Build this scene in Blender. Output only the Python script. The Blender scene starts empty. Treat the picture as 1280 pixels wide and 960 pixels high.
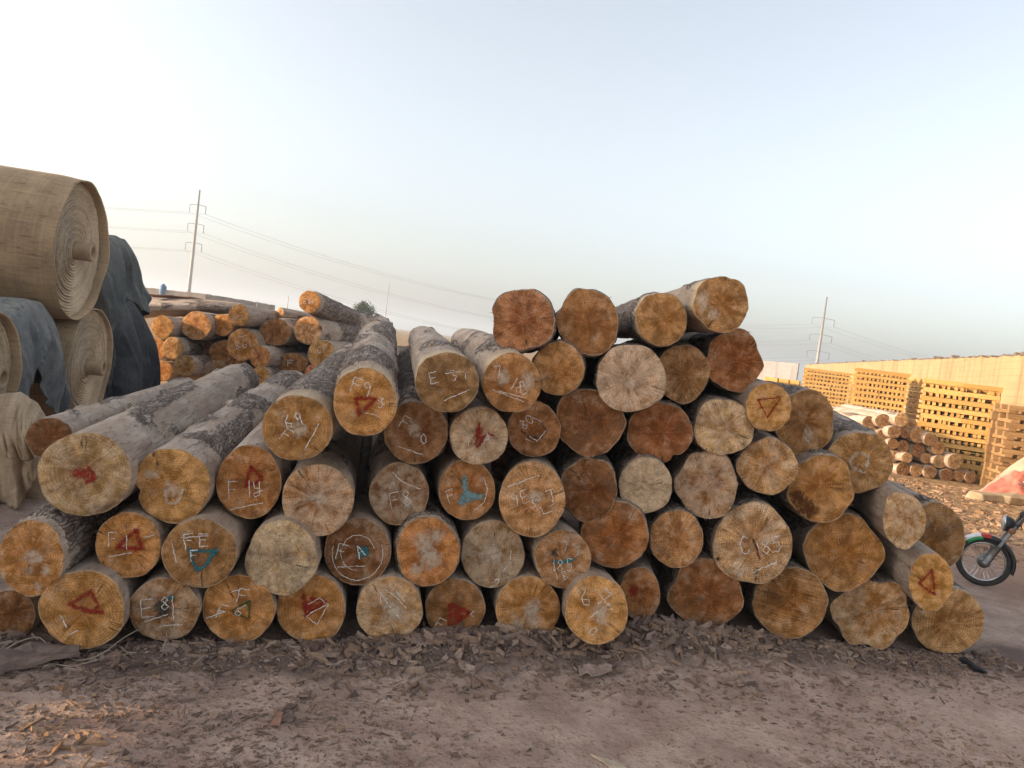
import bpy, math, random
import numpy as np
from mathutils import Vector, Matrix
random.seed(7); RNG = np.random.default_rng(7)
S = bpy.context.scene; COL = S.collection
R_ = math.radians

# ------------------------------------------------------------------ camera frame (measured from the photograph)
F, CAM_H, ROLL, PITCH = 960.0, 1.9, R_(7.6), R_(3.0)
C0 = np.array([0.0, 0.0, CAM_H])
fw = np.array([0, math.cos(PITCH), -math.sin(PITCH)]); r0 = np.array([1.0, 0, 0]); u0 = np.cross(r0, fw)
CR = r0*math.cos(ROLL) + u0*math.sin(ROLL); CU = u0*math.cos(ROLL) - r0*math.sin(ROLL)

def ray(px, py):
    px = np.asarray(px, float); py = np.asarray(py, float)
    return fw + ((px-640)/F)[..., None]*CR - ((py-480)/F)[..., None]*CU

def P(px, py, d): return C0 + d*ray(px, py)

def on_plane(px, py, p0, n):
    r = ray(px, py); t = ((p0-C0)@n)/(r@n)
    return C0 + np.asarray(t)[..., None]*r

def at_y(px, py, y):
    r = ray(px, py); return C0 + r*(y/r[1])

def ground_pt(px, py, z=0.0):
    r = ray(px, py); return C0 + r*((z-CAM_H)/r[2])

# ------------------------------------------------------------------ numpy noise
def _h(i, j, k, s):
    n = (i*374761393 + j*668265263 + k*2147483647 + s*1274126177) & 0xffffffff
    n = ((n ^ (n >> 13))*1274126177) & 0xffffffff
    n = ((n ^ (n >> 16))*2246822519) & 0xffffffff
    return ((n ^ (n >> 15)) & 0xffff)/65535.0

def vn(x, y, z=0.0, s=0):
    x, y, z = np.broadcast_arrays(np.asarray(x, float), np.asarray(y, float), np.asarray(z, float))
    i, j, k = np.floor(x).astype(np.int64), np.floor(y).astype(np.int64), np.floor(z).astype(np.int64)
    a, b, c = x-i, y-j, z-k
    a, b, c = a*a*(3-2*a), b*b*(3-2*b), c*c*(3-2*c)
    def L(p, q, t): return p+(q-p)*t
    v = [[[_h(i+di, j+dj, k+dk, s) for dk in (0, 1)] for dj in (0, 1)] for di in (0, 1)]
    return L(L(L(v[0][0][0], v[1][0][0], a), L(v[0][1][0], v[1][1][0], a), b),
             L(L(v[0][0][1], v[1][0][1], a), L(v[0][1][1], v[1][1][1], a), b), c)

def fbm(x, y, z=0.0, s=0, o=4):
    t, a, w = 0.0, 0.5, 0.0
    for q in range(o):
        t = t+a*vn(np.asarray(x)*2**q, np.asarray(y)*2**q, np.asarray(z)*2**q, s+q*17); w += a; a *= .5
    return t/w

def sst(a, b, x):
    t = np.clip((np.asarray(x, float)-a)/(b-a), 0, 1); return t*t*(3-2*t)

# ------------------------------------------------------------------ mesh helpers
class MB:
    """collects points and faces of ONE mesh"""
    def __init__(s): s.v = []; s.f = []; s.n = 0
    def add(s, v, f):
        v = np.asarray(v, float).reshape(-1, 3); s.v.append(v)
        s.f += [tuple(int(i)+s.n for i in q) for q in f]; s.n += len(v)
    def box(s, c, size, rot=None, jit=0.0):
        h = np.array(size)/2
        v = np.array([[x, y, z] for x in (-1, 1) for y in (-1, 1) for z in (-1, 1)], float)*h
        if jit: v += RNG.normal(0, jit, v.shape)
        if rot is not None: v = v@np.asarray(rot).T
        s.add(v+np.asarray(c), [(0, 1, 3, 2), (4, 6, 7, 5), (0, 4, 5, 1), (2, 3, 7, 6), (0, 2, 6, 4), (1, 5, 7, 3)])
    def tube(s, pts, rad, n=8, cap=True):
        pts = np.asarray(pts, float); m = len(pts); rad = np.broadcast_to(np.asarray(rad, float), (m,))
        t = np.gradient(pts, axis=0); t /= np.linalg.norm(t, axis=1)[:, None]+1e-9
        ref = np.array([0, 0, 1.0]) if abs(t[:, 2]).mean() < .85 else np.array([1.0, 0, 0])
        a = np.cross(t, ref); a /= np.linalg.norm(a, axis=1)[:, None]+1e-9; b = np.cross(a, t)
        th = np.arange(n)*2*math.pi/n
        v = pts[:, None]+rad[:, None, None]*(np.cos(th)[None, :, None]*a[:, None]+np.sin(th)[None, :, None]*b[:, None])
        f = [(i*n+j, i*n+(j+1) % n, (i+1)*n+(j+1) % n, (i+1)*n+j) for i in range(m-1) for j in range(n)]
        if cap: f += [tuple(range(n)), tuple((m-1)*n+j for j in reversed(range(n)))]
        s.add(v, f)
    def torus(s, c, ax, R, r, n=40, k=8):
        ax = np.asarray(ax, float)/np.linalg.norm(ax); u = np.cross(ax, [0, 0, 1.0])
        if np.linalg.norm(u) < .1: u = np.cross(ax, [1.0, 0, 0])
        u /= np.linalg.norm(u); w = np.cross(ax, u)
        a = np.arange(n)*2*math.pi/n; b = np.arange(k)*2*math.pi/k
        d = np.cos(a)[:, None]*u+np.sin(a)[:, None]*w
        v = np.asarray(c)+d[:, None]*(R+r*np.cos(b))[None, :, None]+ax*(r*np.sin(b))[None, :, None]
        s.add(v, [(i*k+j, ((i+1) % n)*k+j, ((i+1) % n)*k+(j+1) % k, i*k+(j+1) % k) for i in range(n) for j in range(k)])
    def grid(s, v, close_u=False, close_v=False):
        v = np.asarray(v, float); a, b = v.shape[:2]
        f = [(i*b+j, ((i+1) % a)*b+j, ((i+1) % a)*b+(j+1) % b, i*b+(j+1) % b)
             for i in range(a-(0 if close_u else 1)) for j in range(b-(0 if close_v else 1))]
        s.add(v, f)
    def ball(s, c, r, nu=10, nv=7, sc=(1, 1, 1)):
        th = np.linspace(.02, math.pi-.02, nv); ph = np.arange(nu)*2*math.pi/nu
        v = np.stack([np.sin(th)[:, None]*np.cos(ph), np.sin(th)[:, None]*np.sin(ph), np.cos(th)[:, None]+0*ph], -1)*r*np.array(sc)+np.asarray(c)
        s.grid(v, close_v=True)
    def obj(s, name, mat, parent=None, smooth=False, loc=(0, 0, 0), bevel=0.0):
        me = bpy.data.meshes.new(name); me.from_pydata(np.concatenate(s.v).tolist(), [], s.f); me.update()
        return link(name, me, mat, parent, smooth, loc, bevel)

def link(name, me, mat, parent=None, smooth=False, loc=(0, 0, 0), bevel=0.0):
    if mat: me.materials.append(mat)
    if smooth: me.polygons.foreach_set('use_smooth', [True]*len(me.polygons))
    o = bpy.data.objects.new(name, me); COL.objects.link(o); o.location = loc
    if parent: o.parent = parent
    if bevel:
        b = o.modifiers.new('bevel', 'BEVEL'); b.width = bevel; b.segments = 2; b.limit_method = 'ANGLE'
    return o

def grid_mesh(name, v, closed=False):
    """fast mesh from an (a, b, 3) array; closed joins the second axis"""
    a, b = v.shape[:2]; bb = b if closed else b-1
    i = np.arange(a-1)[:, None]; j = np.arange(bb)[None, :]; j2 = (j+1) % b
    f = np.stack([i*b+j, i*b+j2, (i+1)*b+j2, (i+1)*b+j], -1).reshape(-1, 4)
    me = bpy.data.meshes.new(name); me.vertices.add(a*b); me.vertices.foreach_set('co', v.reshape(-1).astype(np.float32))
    n = len(f); me.loops.add(n*4); me.loops.foreach_set('vertex_index', f.reshape(-1).astype(np.int32))
    me.polygons.add(n); me.polygons.foreach_set('loop_start', np.arange(0, n*4, 4, dtype=np.int32))
    me.update(calc_edges=True); me.validate()
    return me

def attr(me, name, vals, kind='FLOAT'):
    a = me.attributes.new(name, kind, 'POINT')
    v = np.asarray(vals, np.float32)
    a.data.foreach_set('value' if kind == 'FLOAT' else ('vector' if kind == 'FLOAT_VECTOR' else 'color'), v.reshape(-1))

def tag(o, label=None, cat=None, group=None, kind=None):
    if label: o['label'] = label
    if cat: o['category'] = cat
    if group: o['group'] = group
    if kind: o['kind'] = kind
    return o

def thing(name, label, cat, loc=(0, 0, 0), rot=None, group=None):
    o = bpy.data.objects.new(name, None); COL.objects.link(o); o.empty_display_size = .2
    if rot is None: o.location = loc
    else:
        M = Matrix(np.asarray(rot).tolist()).to_4x4(); M.translation = Vector(loc); o.matrix_world = M
    return tag(o, label, cat, group)

# ------------------------------------------------------------------ node helpers
class NT:
    def __init__(s, name, disp=None):
        s.m = bpy.data.materials.new(name); s.m.use_nodes = True; s.t = s.m.node_tree; s.t.nodes.clear()
        s.out = s.t.nodes.new('ShaderNodeOutputMaterial')
    def n(s, typ, ins=None, **kw):
        x = s.t.nodes.new(typ)
        for k, v in kw.items(): setattr(x, k, v)
        for k, v in (ins or {}).items(): s.set(x.inputs[k], v)
        return x
    def set(s, sock, v):
        if isinstance(v, bpy.types.NodeSocket): s.t.links.new(v, sock)
        elif isinstance(v, (tuple, list)) and len(v) == 3 and sock.type == 'RGBA': sock.default_value = (*v, 1)
        else: sock.default_value = v
    def math(s, op, a, b=0.0, c=0.0, clamp=False): return s.n('ShaderNodeMath', {0: a, 1: b, 2: c}, operation=op, use_clamp=clamp).outputs[0]
    def mul(s, a, b): return s.math('MULTIPLY', a, b)
    def add(s, a, b): return s.math('ADD', a, b)
    def vm(s, op, a, b=(0, 0, 0)): return s.n('ShaderNodeVectorMath', {0: a, 1: b}, operation=op).outputs[0]
    def mix(s, f, a, b, blend='MIX'):
        x = s.n('ShaderNodeMix', data_type='RGBA', blend_type=blend); s.set(x.inputs[0], f); s.set(x.inputs[6], a); s.set(x.inputs[7], b); return x.outputs[2]
    def mr(s, v, a, b, c=0.0, d=1.0, smooth=True):
        return s.n('ShaderNodeMapRange', {0: v, 1: a, 2: b, 3: c, 4: d}, interpolation_type='SMOOTHSTEP' if smooth else 'LINEAR').outputs[0]
    def noise(s, vec, scale, detail=3.0, rough=.55, dist=0.0):
        return s.n('ShaderNodeTexNoise', {'Vector': vec, 'Scale': scale, 'Detail': detail, 'Roughness': rough, 'Distortion': dist}).outputs[0]
    def voro(s, vec, scale, feature='F1', rnd=1.0):
        return s.n('ShaderNodeTexVoronoi', {'Vector': vec, 'Scale': scale, 'Randomness': rnd}, feature=feature)
    def coords(s, which='Object'): return s.n('ShaderNodeTexCoord').outputs[which]
    def pos(s): return s.n('ShaderNodeNewGeometry').outputs['Position']
    def attr(s, name, out='Fac'): return s.n('ShaderNodeAttribute', attribute_name=name).outputs[out]
    def sep(s, v): x = s.n('ShaderNodeSeparateXYZ', {0: v}); return x.outputs
    def comb(s, x, y, z): return s.n('ShaderNodeCombineXYZ', {0: x, 1: y, 2: z}).outputs[0]
    def scalev(s, v, sc): return s.vm('MULTIPLY', v, sc)
    def rnd(s): return s.n('ShaderNodeObjectInfo').outputs['Random']
    def hsv(s, c, h=.5, sa=1.0, v=1.0): return s.n('ShaderNodeHueSaturation', {'Hue': h, 'Saturation': sa, 'Value': v, 'Color': c}).outputs[0]
    def bump(s, h, strength=.5, dist=.01, normal=None):
        ins = {'Strength': strength, 'Distance': dist, 'Height': h}
        if normal is not None: ins['Normal'] = normal
        return s.n('ShaderNodeBump', ins).outputs[0]
    def bsdf(s, color, rough=.8, normal=None, metal=0.0, spec=.3, **kw):
        ins = {'Base Color': color, 'Roughness': rough, 'Metallic': metal, 'Specular IOR Level': spec}
        if normal is not None: ins['Normal'] = normal
        ins.update(kw)
        b = s.n('ShaderNodeBsdfPrincipled', ins); s.t.links.new(b.outputs[0], s.out.inputs[0]); return b

def plain(name, col, rough=.6, metal=0.0, var=.25, scale=8.0, bump=.15, spec=.4):
    t = NT(name); o = t.coords(); n = t.noise(o, scale, 5); n2 = t.noise(o, scale*9, 3)
    c = t.mix(t.mr(n, .3, .7), tuple(x*(1-var) for x in col), tuple(min(1, x*(1+var)) for x in col))
    c = t.mix(t.mr(n2, .55, .8, 0, .35), c, tuple(x*.55+.03 for x in col))
    t.bsdf(c, t.mr(n, .2, .8, rough-.1, min(1, rough+.1)), t.bump(t.add(n, t.mul(n2, .4)), bump, .01), metal, spec)
    return t.m
# the front line of the stack on the ground
A_ = ground_pt(100, 805); B_ = ground_pt(1187, 813)
FD = (B_-A_); FD[2] = 0; FD /= np.linalg.norm(FD); FN = np.array([FD[1], -FD[0], 0])     # FN points to the camera

# ------------------------------------------------------------------ materials
def mat_cut():
    t = NT('cut_wood'); q = t.attr('q', 'Vector'); tint = t.attr('tint', 'Color')
    lk = t.sep(t.attr('look', 'Vector')); crust, rayk, stripe = lk[0], lk[1], lk[2]
    lk2 = t.sep(t.attr('look2', 'Vector')); dark, edge, seed = lk2[0], lk2[1], lk2[2]
    x, y, _ = t.sep(q)
    flat = t.comb(x, y, 0.0); r = t.n('ShaderNodeVectorMath', {0: flat}, operation='LENGTH').outputs['Value']
    d = t.n('ShaderNodeVectorMath', {0: flat}, operation='NORMALIZE').outputs[0]; dx, dy, _ = t.sep(d)
    q3 = t.comb(x, y, seed)
    warp = t.noise(q3, 2.2, 3)
    rr = t.add(r, t.mul(t.math('SUBTRACT', warp, .5), .22))
    rings = t.math('SINE', t.add(t.mul(rr, 95.0), t.mul(t.noise(q3, 1.5, 1), 26.0)))
    ringv = t.noise(t.comb(t.mul(rr, 26.0), seed, t.mul(warp, 2.0)), 1.0, 2)
    rays = t.noise(t.comb(t.mul(dx, 7.0), t.mul(dy, 7.0), t.add(seed, t.mul(r, .9))), 2.6, 4, .7)
    fine = t.noise(t.comb(t.mul(dx, 20.0), t.mul(dy, 20.0), t.add(seed, t.mul(r, 2.0))), 2.2, 3, .7)
    blot = t.noise(q3, 2.6, 5, .62); gr = t.noise(q3, 28, 4, .7); gr2 = t.noise(q3, 75, 2, .6)
    pb0 = t.noise(t.comb(t.mul(dx, 2.2), t.mul(dy, 2.2), t.add(seed, t.mul(r, 1.2))), 1.4, 3, .6)
    sx = t.add(t.mul(x, .25), y); saw = t.noise(t.comb(t.mul(x, 1.2), t.mul(sx, 34.0), seed), 1.0, 3, .7)
    c = t.mix(t.mr(rr, .25, .72), t.hsv(tint, .497, 1.05, .86), t.hsv(tint, .503, .97, 1.08))
    c = t.mix(t.mr(t.add(t.mul(blot, .6), t.mul(pb0, .4)), .38, .62), t.hsv(c, .499, 1.06, .60), t.hsv(c, .502, .97, 1.25))
    c = t.mix(t.mul(t.mr(rings, .2, 1), t.mr(ringv, .3, .65, .12, .75)), c, t.hsv(c, .498, 1.03, .50))
    c = t.mix(t.mul(t.mr(fine, .38, .68), rayk), c, t.hsv(c, .505, .8, 1.5))
    c = t.mix(t.mul(t.mr(rays, .5, .68), t.mul(rayk, .85)), c, t.hsv(c, .498, 1.03, .5))
    fib = t.noise(t.comb(t.mul(dx, 13.0), t.mul(dy, 13.0), t.add(seed, t.mul(r, 9.0))), 2.6, 5, .75)
    c = t.mix(t.mul(t.mr(fib, .56, .68), t.add(t.mul(rayk, .5), .25)), c, t.hsv(c, .508, .62, 2.1))
    c = t.mix(t.mul(t.mr(fib, .46, .34), .6), c, t.hsv(c, .499, 1.03, .55))
    c = t.mix(t.mul(t.mr(saw, .42, .7), stripe), c, t.hsv(c, .498, 1, .52))
    c = t.mix(t.mul(t.mr(saw, .5, .3), t.mul(stripe, .5)), c, t.hsv(c, .5, .85, 1.35))
    c = t.mix(t.mr(gr, .5, .78, 0, .45), c, t.hsv(c, .5, 1.0, .55))
    c = t.mix(t.mr(gr2, .58, .8, 0, .3), c, t.hsv(c, .5, .75, 1.7))
    # big weather stains
    st = t.noise(t.comb(x, y, t.add(seed, 31.0)), 1.6, 4, .6)
    c = t.mix(t.mul(t.mr(st, .48, .68), dark), c, (.13, .075, .045))
    # pale crust of dried resin, mud and chalk
    pb = t.noise(t.comb(t.mul(dx, 1.5), t.mul(dy, 1.5), t.add(seed, t.mul(r, 2.4))), 1.25, 4, .62)
    flk = t.noise(q3, 8.0, 6, .68)
    patch = t.mr(t.add(t.add(t.mul(pb, .6), t.mul(blot, .4)), t.mul(crust, .82)), .63, .83)
    cm = t.mul(patch, t.add(t.mul(crust, .35), t.mul(t.mr(t.add(t.mul(flk, .45), t.add(t.mul(t.mul(fine, t.add(rayk, .15)), .45), t.mul(fib, t.math('SUBTRACT', .55, t.mul(rayk, .35))))), .46, .56), .85)))
    c = t.mix(t.mul(cm, .85), c, t.mix(t.mr(gr2, .3, .65), t.hsv(c, .502, .72, 1.45), (.47, .36, .245)))
    # checks running out from the pith
    cr = t.noise(t.comb(t.mul(dx, 2.3), t.mul(dy, 2.3), t.add(seed, t.mul(warp, .25))), 1.0, 2)
    crk = t.mr(t.math('ABSOLUTE', t.math('SUBTRACT', cr, .5)), .0, .007, 1, 0)
    crk = t.mul(crk, t.mul(t.mr(r, .12, .35), t.mr(t.noise(q3, 2.0, 1), .52, .62)))
    c = t.mix(t.mul(crk, .85), c, (.035, .02, .012))
    # a pith dot, and a rim that is dirty here and pale there
    c = t.mix(t.mr(r, .0, .07, .5, 0), c, t.hsv(c, .49, 1, .5))
    ev = t.noise(t.comb(t.mul(dx, 3.0), t.mul(dy, 3.0), seed), 1.3, 3)
    c = t.mix(t.mul(t.mr(edge, .955, .99), .6), c, t.mix(t.mr(ev, .38, .52), (.13, .085, .06), (.46, .34, .22)))
    h = t.add(t.add(t.mul(gr, .7), t.mul(gr2, .35)), t.add(t.mul(rings, .06), t.add(t.mul(t.mul(rays, rayk), .9), t.mul(t.mul(saw, stripe), .9))))
    h = t.math('SUBTRACT', t.add(h, t.mul(cm, .6)), t.mul(crk, 2.0))
    t.bsdf(c, t.mr(gr, .2, .8, .72, .95), t.bump(h, .75, .006), 0, .22)
    return t.m

def mat_bark():
    t = NT('log_bark'); o = t.coords(); b = t.attr('bark'); tone = t.attr('tone')
    rv = t.mul(t.rnd(), 90.0); v = t.vm('ADD', t.scalev(o, (1, 1, .3)), t.comb(rv, rv, rv))
    vs = t.vm('ADD', o, t.comb(rv, 0.0, rv))
    n1 = t.noise(v, 9, 6, .62); n2 = t.noise(v, 46, 4, .65); n3 = t.noise(vs, 90, 3, .6); big = t.noise(vs, 2.2, 3, .5)
    bare = t.mix(t.mr(n1, .3, .7), (.33, .245, .19), (.54, .435, .35))
    bare = t.mix(t.mr(n2, .5, .75, 0, .8), bare, (.15, .11, .088))
    bare = t.mix(t.mr(big, .45, .65, 0, .5), bare, (.40, .29, .20))
    vec = t.vm('ADD', v, t.scalev(t.n('ShaderNodeTexNoise', {'Vector': v, 'Scale': 14.0, 'Detail': 3.0}).outputs[1], (.09, .09, .09)))
    ed = t.voro(vec, 36, 'DISTANCE_TO_EDGE').outputs[0]; cell = t.voro(vec, 36, 'F1').outputs['Color']
    cs = t.sep(cell)[0]
    plate = t.mix(cs, (.17, .122, .096), (.45, .36, .29))
    plate = t.mix(t.mr(n3, .45, .7, 0, .6), plate, (.12, .09, .075))
    plate = t.mix(t.mr(n1, .52, .7, 0, .6), plate, (.40, .34, .30))
    brk = t.mix(t.mul(t.mr(ed, .0, .09, 1, 0), t.mr(n2, .35, .62, .1, .9)), plate, (.075, .057, .048))
    m = t.mr(t.add(b, t.mul(t.math('SUBTRACT', t.add(t.mul(n2, .6), t.mul(cs, .4)), .5), 1.1)), .3, .62)
    c = t.mix(m, bare, brk)
    crk = t.noise(t.scalev(vs, (22, 22, 1.6)), 1.0, 2); crk = t.mr(t.math('ABSOLUTE', t.math('SUBTRACT', crk, .5)), 0, .006, .4, 0)
    c = t.mix(crk, c, (.07, .05, .04))
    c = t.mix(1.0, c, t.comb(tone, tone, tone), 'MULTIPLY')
    # freshly trimmed pale band just behind the saw cut; painted sunlit rim on two top logs
    fr = t.attr('fresh'); c = t.mix(t.mul(fr, t.mr(n1, .3, .6, .45, 1)), c, t.mix(n2, (.48, .34, .19), (.62, .47, .28)))
    h = t.add(t.mul(t.mul(t.mr(ed, 0, .16), m), 1.3), t.add(t.mul(n2, .5), t.mul(n1, .5)))
    t.bsdf(c, .88, t.bump(t.math('SUBTRACT', h, crk), .9, .016), 0, .18)
    return t.m

def mat_mark(name, col, lo, scale, amax=.95, wd=.5):
    t = NT(name); o = t.coords(); a = t.attr('a')
    n = t.noise(o, scale, 4, .7); n2 = t.noise(o, 28, 2)
    al = t.mr(t.add(t.mul(t.math('SUBTRACT', n, .5), 1.6), a), lo, lo+wd)
    al = t.mul(t.mul(al, t.mr(n2, .28, .5, .35, 1)), amax)
    c = t.mix(n2, tuple(x*.75 for x in col), col)
    b = t.n('ShaderNodeBsdfPrincipled', {'Base Color': c, 'Roughness': .9, 'Specular IOR Level': .1})
    tr = t.n('ShaderNodeBsdfTransparent')
    mx = t.n('ShaderNodeMixShader', {0: al, 1: tr.outputs[0], 2: b.outputs[0]}); t.t.links.new(mx.outputs[0], t.out.inputs[0])
    return t.m

def mat_ground():
    t = NT('dirt_ground'); p = t.pos(); x, y, z = t.sep(p)
    pf = t.comb(x, y, 0.0)
    big = t.noise(pf, .55, 4); mid = t.noise(pf, 3.5, 5, .6); fine = t.noise(pf, 26, 5, .65); gr = t.noise(pf, 120, 3, .6)
    c = t.mix(t.mr(mid, .3, .7), (.355, .25, .195), (.53, .395, .315))
    c = t.mix(t.mr(big, .45, .65, 0, .5), c, (.42, .295, .235))
    c = t.mix(t.mr(fine, .50, .70, 0, .5), c, (.19, .072, .06))
    c = t.mix(t.mr(gr, .55, .72, 0, .55), c, (.50, .33, .28))
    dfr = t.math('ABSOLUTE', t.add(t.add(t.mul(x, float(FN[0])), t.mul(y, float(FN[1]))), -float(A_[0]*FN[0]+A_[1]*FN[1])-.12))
    mulch_shade = t.mr(t.add(dfr, t.mul(t.math('SUBTRACT', t.noise(pf, 2.6, 4), .5), .5)), .38, .12)  # dark bark mulch, with shade of the litter crevices painted in
    c = t.mix(t.mul(mulch_shade, .85), c, t.mix(fine, (.075, .05, .042), (.18, .128, .11)))
    red = t.mul(t.mr(t.noise(pf, 1.1, 3), .5, .66), t.mr(y, 4.2, 2.6))
    c = t.mix(t.mul(red, .5), c, (.22, .095, .06))
    # straw-coloured litter over the yard further back
    far = t.mr(t.add(y, t.mul(t.math('SUBTRACT', mid, .5), 2.2)), 9.6, 12.6)
    vo = t.voro(t.comb(t.mul(x, 1.0), t.mul(y, .6), 0.0), 9.0); sc = t.sep(vo.outputs['Color'])[0]
    straw = t.mix(sc, (.20, .12, .062), (.42, .29, .16)); straw = t.mix(t.mr(fine, .45, .7, 0, .7), straw, (.14, .08, .05))
    c = t.mix(far, c, straw)
    rb = t.mul(t.mr(x, 4.5, 6.5), t.mul(t.mr(y, 6.5, 8.5), t.mr(y, 12.2, 10.5)))
    c = t.mix(t.mul(rb, .6), c, (.30, .15, .085))
    v2 = t.voro(pf, 34.0).outputs[0]
    h = t.add(t.add(t.mul(mid, 1.2), t.mul(fine, .9)), t.add(t.mul(gr, .35), t.mul(t.mr(v2, .0, .5, 1, 0), .4)))
    t.bsdf(c, .95, t.bump(h, .8, .025), 0, .12)
    return t.m

def mat_litter(name, cols, rough=.9):
    t = NT(name); g = t.n('ShaderNodeNewGeometry'); r = g.outputs['Random Per Island']
    rp = t.n('ShaderNodeValToRGB'); t.set(rp.inputs[0], r); el = rp.color_ramp.elements
    while len(el) < len(cols): el.new(.5)
    for i, cc in enumerate(cols): el[i].position = i/(len(cols)-1); el[i].color = (*cc, 1)
    p = g.outputs['Position']; n = t.noise(p, 60, 4, .65); n2 = t.noise(p, 220, 2)
    c = t.mix(t.mr(n, .45, .7, 0, .55), rp.outputs[0], (.085, .06, .05))
    t.bsdf(c, rough, t.bump(t.add(n, t.mul(n2, .5)), .6, .006), 0, .15)
    return t.m

def mat_weave(name, col, dirt, scale=150.0, rough=.85):
    """woven plastic cloth; u/v in metres are kept in the attribute 'w'"""
    t = NT(name); w = t.attr('w', 'Vector'); x, y, _ = t.sep(w); p = t.coords()
    sx = t.math('SINE', t.mul(x, scale)); sy = t.math('SINE', t.mul(y, scale))
    n = t.noise(p, 2.0, 5, .6); n2 = t.noise(p, 13, 5, .65); st = t.noise(t.comb(t.mul(x, 1.0), t.mul(y, 9.0), 0.0), 3.0, 4, .7)
    lines = t.noise(t.comb(t.mul(x, 34.0), t.mul(y, .7), 0.0), 1.0, 2); lines2 = t.noise(t.comb(t.mul(x, .7), t.mul(y, 34.0), 3.0), 1.0, 2)
    c = t.mix(t.mr(n, .3, .7), tuple(v*.78 for v in col), tuple(min(1, v*1.18) for v in col))
    gp = t.attr('gap'); c = t.mix(t.mul(gp, .8), c, tuple(v*.35 for v in dirt))
    c = t.mix(t.mr(t.add(lines, lines2), .95, 1.25, 0, .35), c, tuple(v*1.4 for v in col))
    c = t.mix(t.mr(st, .52, .72, 0, .75), c, dirt)
    c = t.mix(t.mr(n2, .52, .75, 0, .5), c, dirt)
    h = t.add(t.mul(t.add(sx, sy), .12), t.add(n2, t.mul(st, .4)))
    t.bsdf(c, rough, t.bump(h, .4, .008), 0, .25)
    return t.m

def mat_tarp(name, lo, hi, dust):
    t = NT(name); p = t.coords(); n = t.noise(p, 3.0, 5, .6, .6); n2 = t.noise(p, 16, 5, .65); cr = t.noise(t.scalev(p, (1, 1, .4)), 7, 6, .7, 1.2)
    nz = t.sep(t.n('ShaderNodeNewGeometry').outputs['Normal'])[2]
    c = t.mix(t.mr(n, .3, .7), lo, hi); c = t.mix(t.mr(n2, .5, .75, 0, .5), c, tuple(v*.5 for v in lo))
    c = t.mix(t.mul(t.mr(n2, .3, .6), t.mr(nz, .1, .9, .05, .8)), c, dust)
    h = t.add(t.mul(cr, 1.0), t.mul(n2, .3))
    t.bsdf(c, t.mr(n, .3, .7, .65, .85), t.bump(h, .8, .05), 0, .2)
    return t.m

def mat_blocks(name, a, b, bw, bh, stain):
    t = NT(name); w = t.attr('w', 'Vector'); x, y, _ = t.sep(w); p = t.coords()
    br = t.n('ShaderNodeTexBrick', {'Vector': t.comb(x, y, 0.0), 'Color1': (*a, 1), 'Color2': (*b, 1), 'Mortar': (*[v*.84 for v in a], 1), 'Scale': 1.0,
             'Mortar Size': .012, 'Mortar Smooth': .3, 'Bias': 0.0, 'Brick Width': bw, 'Row Height': bh})
    n = t.noise(p, .5, 5, .6); n2 = t.noise(p, 5, 5, .65); dr = t.noise(t.comb(t.mul(x, 1.6), t.mul(y, .12), 0.0), 1.0, 4, .7)
    c = t.mix(t.mr(n, .35, .65, 0, .5), br.outputs[0], tuple(v*1.2 for v in a))
    c = t.mix(t.mr(dr, .47, .66, 0, .7), c, stain); c = t.mix(t.mr(n2, .55, .8, 0, .4), c, tuple(v*.5 for v in a))
    t.bsdf(c, .92, t.bump(t.add(t.mul(br.outputs[1], -1.0), t.mul(n2, .4)), .5, .02), 0, .15)
    return t.m

def mat_plank(name, a, b):
    t = NT(name); g = t.n('ShaderNodeNewGeometry'); r = t.math('FRACT', t.add(g.outputs['Random Per Island'], t.rnd())); p = t.pos()
    n = t.noise(t.scalev(p, (2, 2, 30)), 1.5, 4); n2 = t.noise(p, 24, 4)
    c = t.mix(r, a, b); c = t.mix(t.mr(n, .45, .7, 0, .4), c, tuple(v*.6 for v in a)); c = t.mix(t.mr(n2, .55, .8, 0, .3), c, (.12, .07, .035))
    t.bsdf(c, .8, t.bump(n, .3, .005), 0, .2)
    return t.m

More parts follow.
